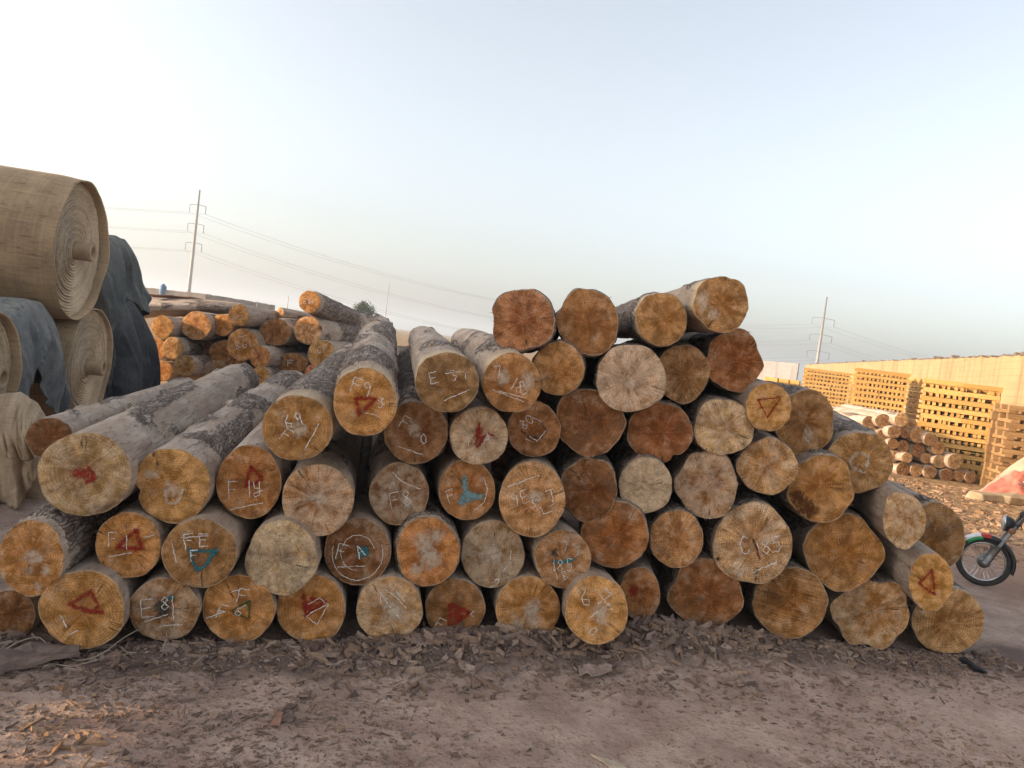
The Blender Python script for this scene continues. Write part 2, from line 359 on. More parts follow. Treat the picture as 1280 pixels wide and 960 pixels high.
M = dict(
    cut=mat_cut(), bark=mat_bark(),
    chalk=mat_mark('white_chalk', (.84, .79, .72), .42, 130, .88, .42), red=mat_mark('red_spray', (.29, .026, .018), .12, 70, .8, .8),
    teal=mat_mark('teal_spray', (.03, .17, .20), .12, 70, .85, .7), green=mat_mark('green_spray', (.07, .10, .03), .15, 70, .7, .7),
    dark=mat_mark('dark_spray', (.035, .05, .05), .15, 70, .7, .75), smudge=mat_mark('chalk_and_sun_smudge', (.74, .61, .46), .10, 34, .55, .9),
    pale_teal=mat_mark('pale_teal_spray', (.20, .33, .34), .12, 70, .85, .7), stain=mat_mark('wet_stain', (.12, .045, .016), .1, 40, .8, .6),
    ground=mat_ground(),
    litter=mat_litter('bark_chips', [(.13, .088, .068), (.22, .153, .118), (.28, .20, .158), (.36, .268, .215), (.30, .20, .135), (.18, .123, .097)]),
    chips=mat_litter('wood_chips', [(.22, .12, .07), (.34, .20, .11), (.42, .27, .16), (.26, .17, .12), (.48, .33, .2)]),
    roll=mat_weave('woven_roll_cloth', (.40, .28, .165), (.15, .10, .06)),
    rollend=mat_weave('woven_roll_layers', (.48, .37, .25), (.21, .15, .10), 60),
    sack=mat_weave('tan_sacking', (.44, .33, .22), (.24, .16, .10)),
    core=plain('cardboard_core', (.33, .23, .14), .8), 
    tarp_grey=mat_tarp('grey_blue_tarp', (.09, .098, .102), (.18, .186, .185), (.34, .32, .28)),
    tarp_dark=mat_tarp('dark_tarp', (.055, .062, .063), (.12, .127, .124), (.25, .24, .21)),
    tarp_black=mat_tarp('black_tarp', (.022, .025, .030), (.07, .075, .082), (.13, .125, .115)),
    tarp_blue=plain('blue_plastic', (.02, .12, .36), .45),
    wall=mat_blocks('block_wall', (.34, .25, .135), (.39, .29, .16), .42, .21, (.24, .165, .085)),
    greywall=mat_blocks('grey_block_wall', (.27, .26, .25), (.31, .30, .29), 1.6, .5, (.18, .17, .16)),
    coping=plain('weathered_coping', (.16, .12, .09), .9, scale=3), plank=mat_plank('sawn_planks', (.40, .22, .062), (.52, .32, .105)),
    plank_shade=mat_plank('shade_toned_planks', (.24, .14, .06), (.36, .22, .10)),  # darker plank copy with the half shade put into its colour
    steel=plain('galvanised_pole', (.30, .28, .26), .6, .2), wire=plain('cable_metal', (.34, .32, .31), .6, .3),  # cable grey lightened to imitate fading in haze
    insul=plain('insulator_glaze', (.24, .22, .21), .4), leaf=plain('dark_leaves', (.045, .065, .022), .7, var=.5, scale=2),
    twig=plain('tree_bark', (.10, .075, .05), .9), concrete=plain('pale_concrete', (.34, .26, .165), .9, scale=4),
    rubber=plain('tyre_rubber', (.045, .04, .036), .8), chrome=plain('chrome_steel', (.55, .54, .53), .28, .95, .1), alloy=plain('grey_alloy', (.26, .25, .24), .45, .7),
    blackpaint=plain('black_paint', (.03, .029, .028), .45), tank=plain('dark_green_paint', (.03, .045, .04), .3), seat=plain('black_vinyl', (.02, .02, .02), .55),
    lens=plain('lamp_glass', (.55, .60, .62), .15, .3), mred=plain('red_sticker', (.45, .03, .02), .5, var=.1), mwhite=plain('white_sticker', (.75, .75, .73), .5, var=.1), mgreen=plain('green_sticker', (.02, .30, .09), .5, var=.1),
    pink=plain('pink_cloth', (.46, .15, .11), .85, var=.3, scale=5), palecloth=plain('pale_cloth', (.42, .30, .215), .85, var=.15, scale=4), scrap=plain('black_scrap', (.014, .016, .022), .6),
    strap=plain('plastic_strap', (.38, .31, .23), .5), brick=plain('brick_chip', (.30, .16, .11), .9), splinter=plain('pale_splinter', (.46, .36, .27), .85), slab=plain('bark_slab_inner', (.17, .12, .095), .9, scale=14, var=.4), sleeper=plain('sleeper_wood', (.16, .11, .075), .9), blueplastic=plain('tank_plastic', (.05, .13, .24), .5), roofgrey=plain('far_concrete', (.30, .25, .21), .9, scale=1), rust=plain('rusty_sheet', (.22, .10, .06), .9))
# ------------------------------------------------------------------ logs
GL = {  # stroke letters in a unit box
 'F': [[(0, 0), (0, 1)], [(0, 1), (.6, 1)], [(0, .55), (.45, .55)]], 'E': [[(.6, 1), (0, 1), (0, 0), (.6, 0)], [(0, .5), (.45, .5)]],
 '1': [[(.2, 0), (.2, 1)]], '2': [[(0, .8), (.25, 1), (.5, .75), (.05, .05), (.6, 0)]], 'y': [[(.05, .9), (.1, .5), (.4, .5), (.45, .95), (.4, .1), (.1, 0), (.05, .2), (.6, .35)]],
 '3': [[(0, .95), (.4, .95), (.2, .55), (.5, .35), (.3, 0), (0, .08)]], '9': [[(.5, .75), (.25, .98), (.05, .7), (.3, .5), (.5, .75), (.45, 0)]],
 '6': [[(.45, 1), (.1, .5), (.1, .1), (.4, 0), (.5, .3), (.15, .42)]], '7': [[(0, 1), (.55, 1), (.2, 0)]], '0': [[(.28, 0), (.02, .3), (.05, .8), (.3, 1), (.52, .7), (.5, .2), (.28, 0)]],
 '8': [[(.28, .5), (.05, .75), (.28, 1), (.5, .75), (.28, .5), (.02, .22), (.28, 0), (.54, .22), (.28, .5)]], '5': [[(.55, 1), (.1, 1), (.08, .6), (.4, .6), (.5, .25), (.3, 0), (0, .08)]],
 'C': [[(.55, .85), (.3, 1), (.03, .6), (.1, .1), (.4, 0), (.55, .2)]], 'G': [[(.55, .85), (.3, 1), (.03, .6), (.1, .1), (.45, .02), (.5, .4), (.3, .4)]],
 'B': [[(0, 0), (0, 1), (.4, .85), (.05, .52), (.5, .25), (0, 0)]], 'H': [[(0, 0), (0, 1)], [(.5, 0), (.5, 1)], [(0, .5), (.5, .5)]], 'A': [[(0, 0), (.28, 1), (.55, 0)], [(.12, .4), (.45, .4)]],
 'J': [[(0, 1), (.55, 1)], [(.4, 1), (.4, .1), (.1, 0)]], '4': [[(.4, 0), (.4, 1), (0, .35), (.6, .35)]], '/': [[(0, 0), (.45, 1)]], '-': [[(0, .5), (.5, .5)]], ' ': [],
 'V': [[(0, 1), (.25, 0), (.5, 1)]], 'S': [[(.5, .9), (.2, 1), (.05, .75), (.45, .35), (.3, 0), (0, .1)]], 'c': [[(.45, .6), (.2, .65), (.05, .35), (.2, .02), (.45, .1)]]}

def T(s, x, y, h, ang=0, col='chalk', w=.032):
    ca, sa = math.cos(R_(ang)), math.sin(R_(ang)); out = []; cx = 0
    for ch in s:
        for pl in GL[ch]:
            out.append([(x+((a*h+cx)*ca-b*h*sa), y+((a*h+cx)*sa+b*h*ca)) for a, b in pl])
        cx += h*(.45 if ch in '1 ' else .8)
    return (col, out, w)
def LN(x1, y1, x2, y2, col='chalk', w=.032): return (col, [[(x1, y1), (x2, y2)]], w)
def TRI(col, pts, w=.11): return (col, [list(pts)+[pts[0]]], w)
def BL(col, x, y, rx, ry): return ('blob', col, x, y, rx, ry)

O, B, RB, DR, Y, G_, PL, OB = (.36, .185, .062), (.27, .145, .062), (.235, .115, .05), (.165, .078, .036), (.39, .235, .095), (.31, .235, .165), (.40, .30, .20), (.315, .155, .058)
VPL, VPR = (478, 395), (700, 425)

def make_log(D, name='timber_log'):
    """D: cx cy rx ry depth [axis far] ... -> a thing with trunk, cut_end and its chalk / paint marks"""
    seed = D['seed']; rs = np.random.default_rng(seed)
    cx, cy, rx, ry = D['px']; P0 = D['p0']; ax = D['axis']; L = D['L']; n = D.get('n', 72)
    w = -ax; u = CR-(CR@w)*w; u /= np.linalg.norm(u); v = np.cross(w, u)
    rot = np.stack([u, v, w], 1)
    # outline in the end's own plane
    th = -math.pi/2+np.arange(n)*2*math.pi/n
    am = D.get('am', .02); ex = np.ones(n)
    for k in (2, 3, 4, 5, 7): ex += am*rs.uniform(.3, 1)*np.cos(k*th+rs.uniform(0, 6.3))/(1 if k < 4 else 1.6)
    ex += D.get('am2', .012)*(vn(np.cos(th)*6+seed, np.sin(th)*6, 0, 31)-.5)*2
    if D.get('poly'): k, a, ph = D['poly']; ex += a*np.cos(k*th+ph)
    for (ba, bw, bd) in D.get('bites', []):
        dd = (th-R_(ba)+math.pi) % (2*math.pi)-math.pi; ex -= bd*np.exp(-(dd/R_(bw))**2)
    base = 1/np.sqrt((np.cos(th)/rx)**2+(np.sin(th)/ry)**2)*ex*.985
    pts = on_plane(cx+base*np.cos(th), cy-base*np.sin(th), P0, w)-P0
    ox, oy = pts@u, pts@v; rad = np.hypot(ox, oy); R = rad.mean(); ang = np.arctan2(oy, ox)
    root = thing(name, D['label'], 'log', P0, rot, D['group'])
    # cut end
    nr = D.get('nr', 22); za = D.get('za', .010); sd = seed*3.7
    def zf(x, y):
        q = np.hypot(x, y)/R
        return za*(fbm(x*7+sd, y*7, sd, 5, 3)-.5)*2+.0025*(fbm(x*60+sd, y*60, 0, 9, 2)-.5)*2-.006*sst(.9, 1.0, q)+D.get('tilt', 0)*0
    f = np.linspace(0, 1, nr+1)[1:]**.8; f[-1] = 1
    X = f[:, None]*ox; Yy = f[:, None]*oy
    V = np.stack([X, Yy, zf(X, Yy)], -1).reshape(-1, 3); V = np.vstack([V, [0, 0, float(zf(0.0, 0.0))]])
    fc = [(i*n+j, (i+1)*n+j, (i+1)*n+(j+1) % n, i*n+(j+1) % n) for i in range(nr-1) for j in range(n)]
    fc += [(nr*n, j, (j+1) % n) for j in range(n)]
    q = np.concatenate([np.repeat(f, n), [0]])
    # splinters left standing round the sawn rim
    for _ in range(D.get('fray', 0)):
        a = rs.integers(n); l = rs.uniform(.012, .045); c = np.array([ox[a], oy[a], zf(ox[a], oy[a])])*[.985, .985, 1]
        d = np.array([ox[a]/R*rs.uniform(-.3, 1.1)+rs.normal(0, .3), oy[a]/R*rs.uniform(-.3, 1.0)+rs.normal(0, .3), rs.uniform(.2, 1)]); d /= np.linalg.norm(d)
        s1 = np.cross(d, rs.normal(size=3)); s1 *= rs.uniform(.0012, .003)/np.linalg.norm(s1); s2 = np.cross(d, s1)
        k = len(V); V = np.vstack([V, c+s1, c-s1, c+s2, c+d*l]); q = np.concatenate([q, [.9]*4])
        fc += [(k, k+1, k+3), (k+1, k+2, k+3), (k+2, k, k+3)]
    me = bpy.data.meshes.new('cut_end'); me.from_pydata(V.tolist(), [], fc); me.update()
    pith = D.get('pith', (rs.normal(0, .07), rs.normal(0, .07)))
    attr(me, 'q', np.stack([V[:, 0]/R-pith[0], V[:, 1]/R-pith[1], 0*V[:, 0]], -1), 'FLOAT_VECTOR')
    tt = np.array(D['tint'])*[1.32, .99, .52]*rs.uniform(.9, 1.08); N = len(V)
    attr(me, 'tint', np.tile([*tt, 1], (N, 1)), 'FLOAT_COLOR')
    attr(me, 'look', np.tile([D.get('crust', .15), D.get('ray', .4), D.get('stripe', .15)], (N, 1)), 'FLOAT_VECTOR')
    attr(me, 'look2', np.stack([np.full(N, D.get('dark', .3)), q, np.full(N, (seed*7.31) % 97)], -1), 'FLOAT_VECTOR')
    ce = link('cut_end', me, M['cut'], root, True)
    # trunk
    ns = D.get('ns', 90); s = np.concatenate([[0, .012], .012+(L-.012)*np.linspace(0, 1, ns)[1:]**1.35])
    Sg, Ag = np.meshgrid(s, ang, indexing='ij'); RR = np.broadcast_to(rad, Sg.shape)*(1-D.get('taper', .10)*Sg/L)
    k = 1/max(R, .05)
    ca, sa = np.cos(Ag)*R, np.sin(Ag)*R
    bn = fbm(ca*4+sd, sa*4+sd, Sg*1.5, 3, 4)
    bm = sst(.0, .07, bn-(1-D.get('barky', .45))*.62-.19)
    fr = D.get('bare', .22); fre = fr*(.6+.8*vn(ca*5+sd, sa*5, 0, 8))
    bm = bm*sst(fre*.8, fre*1.25+.02, Sg) if fr > 0 else bm
    pl = vn(ca*16+sd, sa*16, Sg*6, 4)
    disp = bm*(.006+.022*pl)*D.get('rough', 1)+.010*(fbm(ca*3, sa*3+sd, Sg*1.2, 6, 3)-.5)+.004*(fbm(ca*14+sd, sa*14, Sg*7, 2, 2)-.5)
    disp = disp*sst(0, .03, Sg)
    # knots and slight bow
    for _ in range(int(D.get('knots', 3))):
        ka, ks = rs.uniform(-math.pi, math.pi), rs.uniform(.3, L); da = (Ag-ka+math.pi) % (2*math.pi)-math.pi
        disp = disp+.03*np.exp(-((da*R/.04)**2+((Sg-ks)/.06)**2))
    RR = RR+disp
    bow = rs.normal(0, .022, 2)
    V = np.stack([RR*np.cos(Ag)+bow[0]*np.sin(Sg/L*math.pi), RR*np.sin(Ag)+bow[1]*np.sin(Sg/L*math.pi), -Sg-.006*0], -1)
    V[0, :, 2] = zf(ox, oy)
    # a plain flat butt closes the far end
    V = np.concatenate([V, V[-1:]*[.55, .55, 1], V[-1:]*[.001, .001, 1]], 0)
    me = grid_mesh('trunk', V, True)
    pad = lambda a: np.concatenate([a, a[-1:]*0, a[-1:]*0], 0).reshape(-1)
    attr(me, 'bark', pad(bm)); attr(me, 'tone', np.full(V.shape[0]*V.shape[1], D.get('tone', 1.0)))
    attr(me, 'fresh', pad(D.get('fresh', .0)*sst(1.0, .25, Sg/(fre+.02)*.9)))
    link('trunk', me, M['bark'], root, True)
    # marks
    marks = {}
    sxr, syr = np.abs(ox).max(), np.abs(oy).max()
    for m in D.get('marks', []):
        col = m[1] if m[0] == 'blob' else m[0]
        b = marks.setdefault(col, dict(v=[], a=[], f=[])); zo = .0028+.0007*list(marks).index(col)
        if m[0] == 'blob':
            _, _, x, y, brx, bry = m; k0 = len(b['v']); kk = 20; b['v'].append((x*sxr, y*syr)); b['a'].append(.95)
            for ring, al in ((.5, .6), (1, 0)):
                for i in range(kk):
                    a = i*2*math.pi/kk; e = ring*rs.uniform(.75, 1.2); b['v'].append(((x+brx*e*math.cos(a))*sxr, (y+bry*e*math.sin(a))*syr)); b['a'].append(al)
            for i in range(kk):
                j = (i+1) % kk; b['f'] += [(k0, k0+1+i, k0+1+j), (k0+1+i, k0+1+kk+i, k0+1+kk+j, k0+1+j)]
            continue
        for pl_ in m[1]:
            p = np.array(pl_, float); out = [p[0]]
            for a, c in zip(p[:-1], p[1:]):
                m_ = max(2, int(np.linalg.norm(c-a)/.06))
                out += [a+(c-a)*i/m_ for i in range(1, m_+1)]
            p = np.array(out); p[1:-1] += rs.normal(0, .008, (len(p)-2, 2)); p = p*[sxr, syr]
            tg = np.gradient(p, axis=0); tg /= np.linalg.norm(tg, axis=1)[:, None]+1e-9; nn = np.stack([-tg[:, 1], tg[:, 0]], 1)
            wv = m[2]*sxr*rs.uniform(.75, 1.25, len(p)); k0 = len(b['v'])
            e0 = p[0]-tg[0]*wv[0]; e1 = p[-1]+tg[-1]*wv[-1]
            for i in range(len(p)):
                for sgn, al in ((-1, 0), (0, 1), (1, 0)): b['v'].append(tuple(p[i]+nn[i]*wv[i]*sgn)); b['a'].append(al)
            for i in range(len(p)-1):
                for c in (0, 1): b['f'].append((k0+i*3+c, k0+i*3+c+1, k0+i*3+c+4, k0+i*3+c+3))
            k1 = len(b['v']); b['v'] += [tuple(e0), tuple(e1)]; b['a'] += [0, 0]; l = k0+(len(p)-1)*3
            b['f'] += [(k1, k0+1, k0), (k1, k0+2, k0+1), (k1+1, l, l+1), (k1+1, l+1, l+2)]
    nm = dict(chalk='chalk_writing', red='red_paint_mark', teal='teal_paint_mark', green='green_paint_mark', dark='dark_paint_mark', smudge='chalk_and_sun_smudge', pale_teal='teal_paint_mark', stain='damp_stain')
    for i, (col, b) in enumerate(marks.items()):
        vv = np.array(b['v']); z = zf(vv[:, 0], vv[:, 1])+.0028+.0009*i
        me = bpy.data.meshes.new(nm[col]); me.from_pydata(np.column_stack([vv, z]).tolist(), [], b['f']); me.update(); attr(me, 'a', b['a'])
        link(nm[col], me, M[col], root, True)
    return root

def vp_dir(vx, vy, jx=0, jy=0):
    d = ray(vx+jx, vy+jy); return d/np.linalg.norm(d)

def far_dir(p0, fx, fy, L):
    r = ray(fx, fy); r = r/np.linalg.norm(r); b = r@(C0-p0); c = (C0-p0)@(C0-p0)-L*L; disc = b*b-c
    t = -b+math.sqrt(max(disc, 0)); d = C0+t*r-p0; return d/np.linalg.norm(d)

GRP1 = 'sawn logs of the big stack in front'
def stack(rows, vp, L, **common):
    for (px, dd, tint, label, kw) in rows:
        k = dict(common); k.update(kw); seed = int(px[0]*13+px[1]*7)
        p0 = on_plane(px[0], px[1], A_+FN*dd, FN); rs = np.random.default_rng(seed)
        l = k.pop('L', L)*rs.uniform(.95, 1.05)
        ax = far_dir(p0, *k.pop('far'), l) if 'far' in k else vp_dir(*vp, rs.normal(0, 12), rs.normal(0, 4))
        make_log(dict(px=px, p0=p0, axis=ax, L=l, tint=tint, label=label, seed=seed, group=GRP1, **k))

LEFT = [
 ((105, 593, 60, 53), .05, G_, 'largest log end in the left half, ringed and grey with a faint red smudge', dict(far=(296, 478), ray=.5, crust=.24, dark=.9, barky=.45, fresh=0, bare=.5, n=120, ns=160, am=.012, marks=[BL('red', -.05, .02, .34, .22), ('red', [[(.12, .15), (.25, -.08), (.05, -.2)]], .09)], tint=None)),
 ((215, 607, 48, 48), .0, Y, 'lumpy log end with a notch in its left rim and a pale chalk ring', dict(far=(366, 483), crust=.1, ray=.45, barky=.5, bare=.3, n=120, ns=160, bites=[(188, 9, .16)], am=.02, marks=[BL('smudge', -.02, -.1, .34, .33), BL('smudge', -.55, .3, .36, .16), ('smudge', [[(-.2, -.1), (-.15, -.42), (.1, -.45), (.3, -.1)]], .09)])),
 ((311, 603, 41, 47), -.05, OB, 'orange log end chalked F12 over a red triangle, at the left side', dict(stripe=.1, am=.012, barky=.2, marks=[TRI('red', [(.08, .42), (-.12, -.12), (.42, .08)], .1), T('F', -.62, -.42, .46), T('1y', -.08, -.4, .46), LN(-.6, -.72, .42, -.56)])),
 ((397, 625, 46, 46), .05, (.34, .185, .09), 'big log end with pale rays bursting from its middle, below the log chalked F69', dict(fresh=.8, bare=.12, ray=.9, crust=.32, am=.012, barky=.35, marks=[BL('smudge', .02, .05, .4, .25)])),
 ((371, 535, 45, 42), .22, (.30, .175, .075), 'smooth brown log end chalked F69 with a long slanted stroke', dict(far=(440, 448), fresh=.7, bare=.25, stripe=.05, ray=.3, am=.012, barky=.62, n=96, ns=130, marks=[T('F', -.5, -.32, .4, -35), T('69', -.3, .0, .38, 15), T('0', -.02, .25, .22), LN(.62, .12, .2, -.68), BL('smudge', .05, -.05, .4, .4)])),
 ((456, 503, 40, 44), .3, (.36, .20, .07), 'log end chalked F93 over a red triangle, top of the left slope', dict(far=(474, 414), fresh=.9, bare=.18, ray=.35, am=.02, barky=.6, n=96, ns=140, marks=[T('F9', -.42, .34, .42, -18), TRI('red', [(-.28, .12), (.34, .1), (-.18, -.36)], .1), T('3', .4, -.15, .3, -10), LN(-.1, -.26, .4, -.42), LN(.4, .05, .6, -.1)])),
 ((520, 541, 40, 40), .0, (.20, .11, .065), 'dull brown log end chalked F70 above a short line', dict(far=(513, 452), bare=.05, crust=.12, ray=.45, barky=.8, am=.012, marks=[T('F', -.55, .2, .42, -30), T('7', -.25, -.05, .3), T('0', .15, -.35, .3), LN(-.55, -.42, .2, -.7), BL('smudge', -.05, .15, .3, .5)])),
 ((559, 478, 41, 38), .25, (.22, .145, .085), 'log end chalked E 31 with a fresh pale rim, second of the bare-topped logs', dict(far=(528, 424), fresh=.8, bare=.3, crust=.12, stripe=.2, am=.012, barky=.3, n=96, ns=140, marks=[T('E', -.5, -.05, .38, 12), T('3', .15, .05, .36, 12), T('1', .52, .1, .36, 12), LN(-.1, -.6, .7, -.25), LN(-.05, .3, .4, .35)])),
 ((640, 479, 37, 38), .2, (.34, .18, .075), 'log end chalked 7 183 over two slanted lines, touching the small ringed log', dict(far=(580, 428), fresh=.8, bare=.22, crust=.12, am=.012, barky=.5, n=96, ns=140, marks=[T('7', -.55, .15, .4, 10), T('18', -.1, -.15, .42, -30), T('3', .28, -.32, .4, -30), LN(-.65, -.2, .4, -.62), LN(-.45, -.25, .48, -.5), BL('smudge', .55, .1, .4, .5), BL('smudge', -.3, .2, .35, .4)])),
 ((599, 545, 37, 37), .08, (.38, .26, .17), 'pale cracked log end with a red scribble in its middle', dict(crust=.33, ray=.85, am=.02, barky=.3, fray=10, marks=[BL('red', .0, .05, .28, .4), ('red', [[(0, .45), (-.1, -.4), (.3, .1), (.5, .0)]], .08), T('F', -.35, -.35, .36, 10), T('A', .15, -.3, .4), LN(-.2, -.7, .2, -.5)])),
 ((668, 537, 33, 36), -.05, RB, 'reddish log end with 80 chalked beside a dark painted square', dict(am=.02, barky=.3, ray=.4, marks=[('dark', [[(-.5, -.02), (-.2, -.25), (.2, -.3), (.45, -.05), (.25, .28)]], .08), T('80', -.38, -.02, .36, 40), ('chalk', [[(-.2, -.22), (.1, -.4), (.42, -.05)]], .035), LN(-.35, -.3, -.05, -.45), LN(-.2, .5, .3, .25)])),
 ((499, 618, 38, 40), -.05, (.22, .125, .075), 'log end with whitish blotches and a dark check on the right', dict(crust=.3, ray=.5, barky=.5, am=.015, marks=[BL('smudge', -.5, -.1, .22, .5), BL('smudge', .25, -.25, .3, .3), BL('smudge', -.2, .3, .25, .25), ('chalk', [[(-.2, .7), (.1, .4), (.7, .15)]], .035), T('F8', -.25, -.45, .5, 10)])),
 ((584, 613, 36, 38), .0, OB, 'orange log end with a pale teal triangle sprayed on its middle', dict(barky=.2, am=.012, marks=[('pale_teal', [[(-.1, .45), (-.05, -.1), (-.25, -.4)], [(.5, -.2), (.1, -.28), (-.2, -.38)], [(-.1, -.1), (.3, -.2)]], .17), BL('pale_teal', .0, -.2, .36, .28), T('F', -.62, -.4, .42, 20), ('chalk', [[(.6, .4), (.72, 0), (.6, -.4), (.2, -.72)]], .03)])),
 ((665, 624, 42, 48), .12, (.36, .205, .105), 'large log end chalked 0 E J under one slanted white line', dict(ray=.7, crust=.14, fresh=.3, bare=.4, am=.012, barky=.25, far=(668, 560), marks=[LN(-.72, .32, .2, .62), T('9', -.6, -.2, .36, 10), T('E', -.25, -.12, .34, 20), T('J', .5, -.2, .42, 15), T('3', -.05, -.25, .3), ('chalk', [[(.25, -.2), (.35, -.38), (.6, -.3)]], .03), BL('smudge', .1, .1, .4, .25)])),
 ((39, 698, 42, 48), .1, O, 'orange log end at the left edge of the stack with two white chalk dabs', dict(ray=.45, am=.015, barky=.75, bare=.05, marks=[BL('smudge', -.1, -.3, .2, .2), BL('smudge', .42, -.32, .2, .2), BL('smudge', .1, .05, .5, .3), BL('smudge', .15, -.75, .18, .2)])),
 ((160, 682, 42, 42), .0, (.37, .19, .06), 'orange log end chalked F1 over a red triangle, under the notched log', dict(am=.012, barky=.4, marks=[TRI('red', [(.25, .45), (-.35, -.05), (.42, -.12)], .11), T('F', -.58, .0, .42), T('1', -.12, -.1, .4), LN(-.6, -.3, .1, -.22), LN(.5, .22, .82, .3)])),
 ((249, 692, 48, 44), .1, (.26, .15, .07), 'brown log end with a bright teal triangle and chalk bars', dict(am=.012, barky=.15, crust=.14, dark=.5, marks=[('teal', [[(-.25, .15), (-.18, -.25), (-.05, -.48), (.15, -.35), (.4, .05)], [(-.25, .1), (.3, .05)]], .075), BL('teal', .42, .05, .14, .17), BL('teal', -.05, -.42, .16, .12), LN(-.7, .4, -.6, -.2), T('F', -.35, .15, .42, 5), T('E', .02, .2, .36), LN(-.45, .48, .25, .5), T('F', -.22, -.2, .3)])),
 ((352, 698, 46, 48), .08, PL, 'pale whitish log end with a small orange core, third row of the left half', dict(crust=.38, ray=.35, am=.03, barky=.5, dark=.6, za=.018, fray=12)),
 ((447, 690, 42, 43), .0, DR, 'dark red log end with white rings chalked around FA and a dark teal patch', dict(tint=None, crust=.2, ray=.25, barky=.3, am=.012, marks=[BL('teal', .18, .0, .3, .25), T('F', -.65, -.15, .45, -15), T('A', .05, -.2, .4, 25), ('chalk', [[(.75*math.cos(a), .78*math.sin(a)-.05) for a in np.linspace(2.8, 6.6, 22)], [(.5*math.cos(a), .52*math.sin(a)-.02) for a in np.linspace(.2, 4.6, 22)]], .025), LN(-.6, -.4, .2, -.42)])),
 ((535, 690, 40, 44), .05, (.36, .16, .045), 'orange log end half hidden under a flaking white patch', dict(crust=.1, barky=.85, bare=.03, am=.015, stripe=.2, marks=[BL('smudge', -.1, .3, .55, .5), BL('smudge', .3, .45, .35, .3), BL('smudge', .15, -.2, .45, .4), BL('smudge', -.4, -.5, .3, .3), BL('smudge', -.05, -.1, .4, .7)])),
 ((616, 693, 40, 43), .0, (.28, .19, .13), 'greyish log end with a pale middle and a chalk squiggle at its bottom', dict(crust=.34, ray=.5, barky=.2, am=.012, marks=[T('9', -.15, -.85, .35, -60), ('chalk', [[(.55, .1), (.55, -.3), (.3, -.5)]], .03), BL('smudge', 0, .05, .5, .5)])),
 ((704, 699, 36, 37), .1, (.30, .165, .085), 'log end chalked 785 above a dark green dash, right end of the pale-barked logs', dict(crust=.22, am=.015, barky=.1, bare=.4, fray=5, marks=[BL('dark', -.3, .25, .2, .25), ('teal', [[(-.35, -.05), (0, -.1), (.35, -.02)]], .1), T('185', -.4, -.4, .4, 0), T('7', .0, .3, .3), T('J', .4, .1, .3), LN(-.35, -.1, -.2, -.65), T('B', .05, -.7, .3, 20)])),
 ((14, 769, 30, 32), -.1, DR, 'dark reddish log end cut by the left edge of the photo, bottom row', dict(crust=.15, barky=.5)),
 ((103, 762, 55, 50), .12, (.32, .18, .07), 'large bottom-row log end with a smeared red hook, a loose strap below it', dict(far=(250, 600), barky=.5, bare=.4, am=.02, ray=.4, marks=[('red', [[(-.3, .15), (.2, .45), (.35, .1), (.3, -.1)], [(-.2, .1), (.0, .0), (.45, -.1)]], .09), LN(-.5, -.1, -.35, -.4), LN(-.1, -.5, -.35, -.6)])),
 ((205, 762, 45, 40), .05, (.26, .15, .085), 'bottom-row log end chalked E8 on a grey-teal patch', dict(crust=.26, ray=.4, am=.02, barky=.2, marks=[BL('dark', -.05, .05, .35, .5), BL('teal', .2, .35, .16, .14), T('E', -.6, -.2, .55, 3), T('8', -.08, .0, .4), LN(-.55, -.35, .1, -.15), LN(.25, .4, .25, -.3), LN(-.2, -.5, .5, -.5)])),
 ((298, 761, 46, 43), .05, O, 'bottom-row orange log end chalked F6 on a green triangle', dict(barky=.2, am=.015, marks=[TRI('green', [(.3, .2), (-.2, -.05), (.28, -.35)], .07), T('F', -.05, .2, .42, -15), T('6', -.15, -.15, .38, -30), T('F', -.6, -.2, .4, -20), LN(-.85, -.2, -.35, -.05), LN(-.2, .5, .15, .6)])),
 ((389, 761, 44, 44), .02, O, 'bottom-row orange log end with a red smear and a chalk outline on it', dict(barky=.1, am=.012, marks=[BL('red', -.05, .05, .3, .3), ('red', [[(-.2, .4), (-.15, -.2), (.4, .2), (.0, .3)]], .12), ('chalk', [[(-.1, .15), (.25, .3), (.5, .1), (.15, -.45), (-.15, -.2), (.1, -.05), (.5, .1)]], .03)])),
 ((487, 761, 42, 41), .05, (.35, .21, .10), 'bottom-row tan log end with criss-cross chalk lines in its middle', dict(crust=.3, ray=.4, am=.02, barky=.15, marks=[BL('smudge', .1, .0, .5, .6), LN(-.1, .6, .25, .3), LN(.25, .3, .5, .0), LN(.0, .1, .3, -.3), T('4', -.2, .1, .4, 30), LN(.2, .55, .45, .2)])),
 ((569, 761, 38, 38), .0, (.24, .125, .055), 'bottom-row brown log end with a filled red triangle low on its face', dict(barky=.1, am=.012, marks=[TRI('red', [(-.15, .15), (.5, -.15), (-.2, -.55)], .12), BL('red', .02, -.2, .3, .3), T('F', -.7, -.6, .4, -30), ('chalk', [[(.62, -.1), (.5, -.2), (.6, -.3)]], .03)])),
 ((660, 762, 41, 42), .05, (.35, .19, .075), 'bottom-row log end with a white dome-shaped patch, half buried in bark litter', dict(barky=.1, am=.012, marks=[BL('smudge', .05, -.1, .35, .55), BL('smudge', .25, .1, .25, .4), BL('smudge', -.3, -.45, .3, .35), BL('smudge', .2, -.4, .3, .4)])),
 ((746, 763, 40, 44), .3, (.37, .21, .08), 'last bottom-row log of the left half, chalked 67, jutting out over the litter', dict(far=(668, 655), barky=.35, bare=.6, am=.02, fray=6, marks=[T('6', -.45, .1, .5, 15), T('7', -.05, .25, .5, -40), LN(-.2, -.2, .4, .2), T('0', -.3, -.6, .3, -60), LN(.1, .45, .5, .0), BL('smudge', .1, -.1, .4, .5)])),
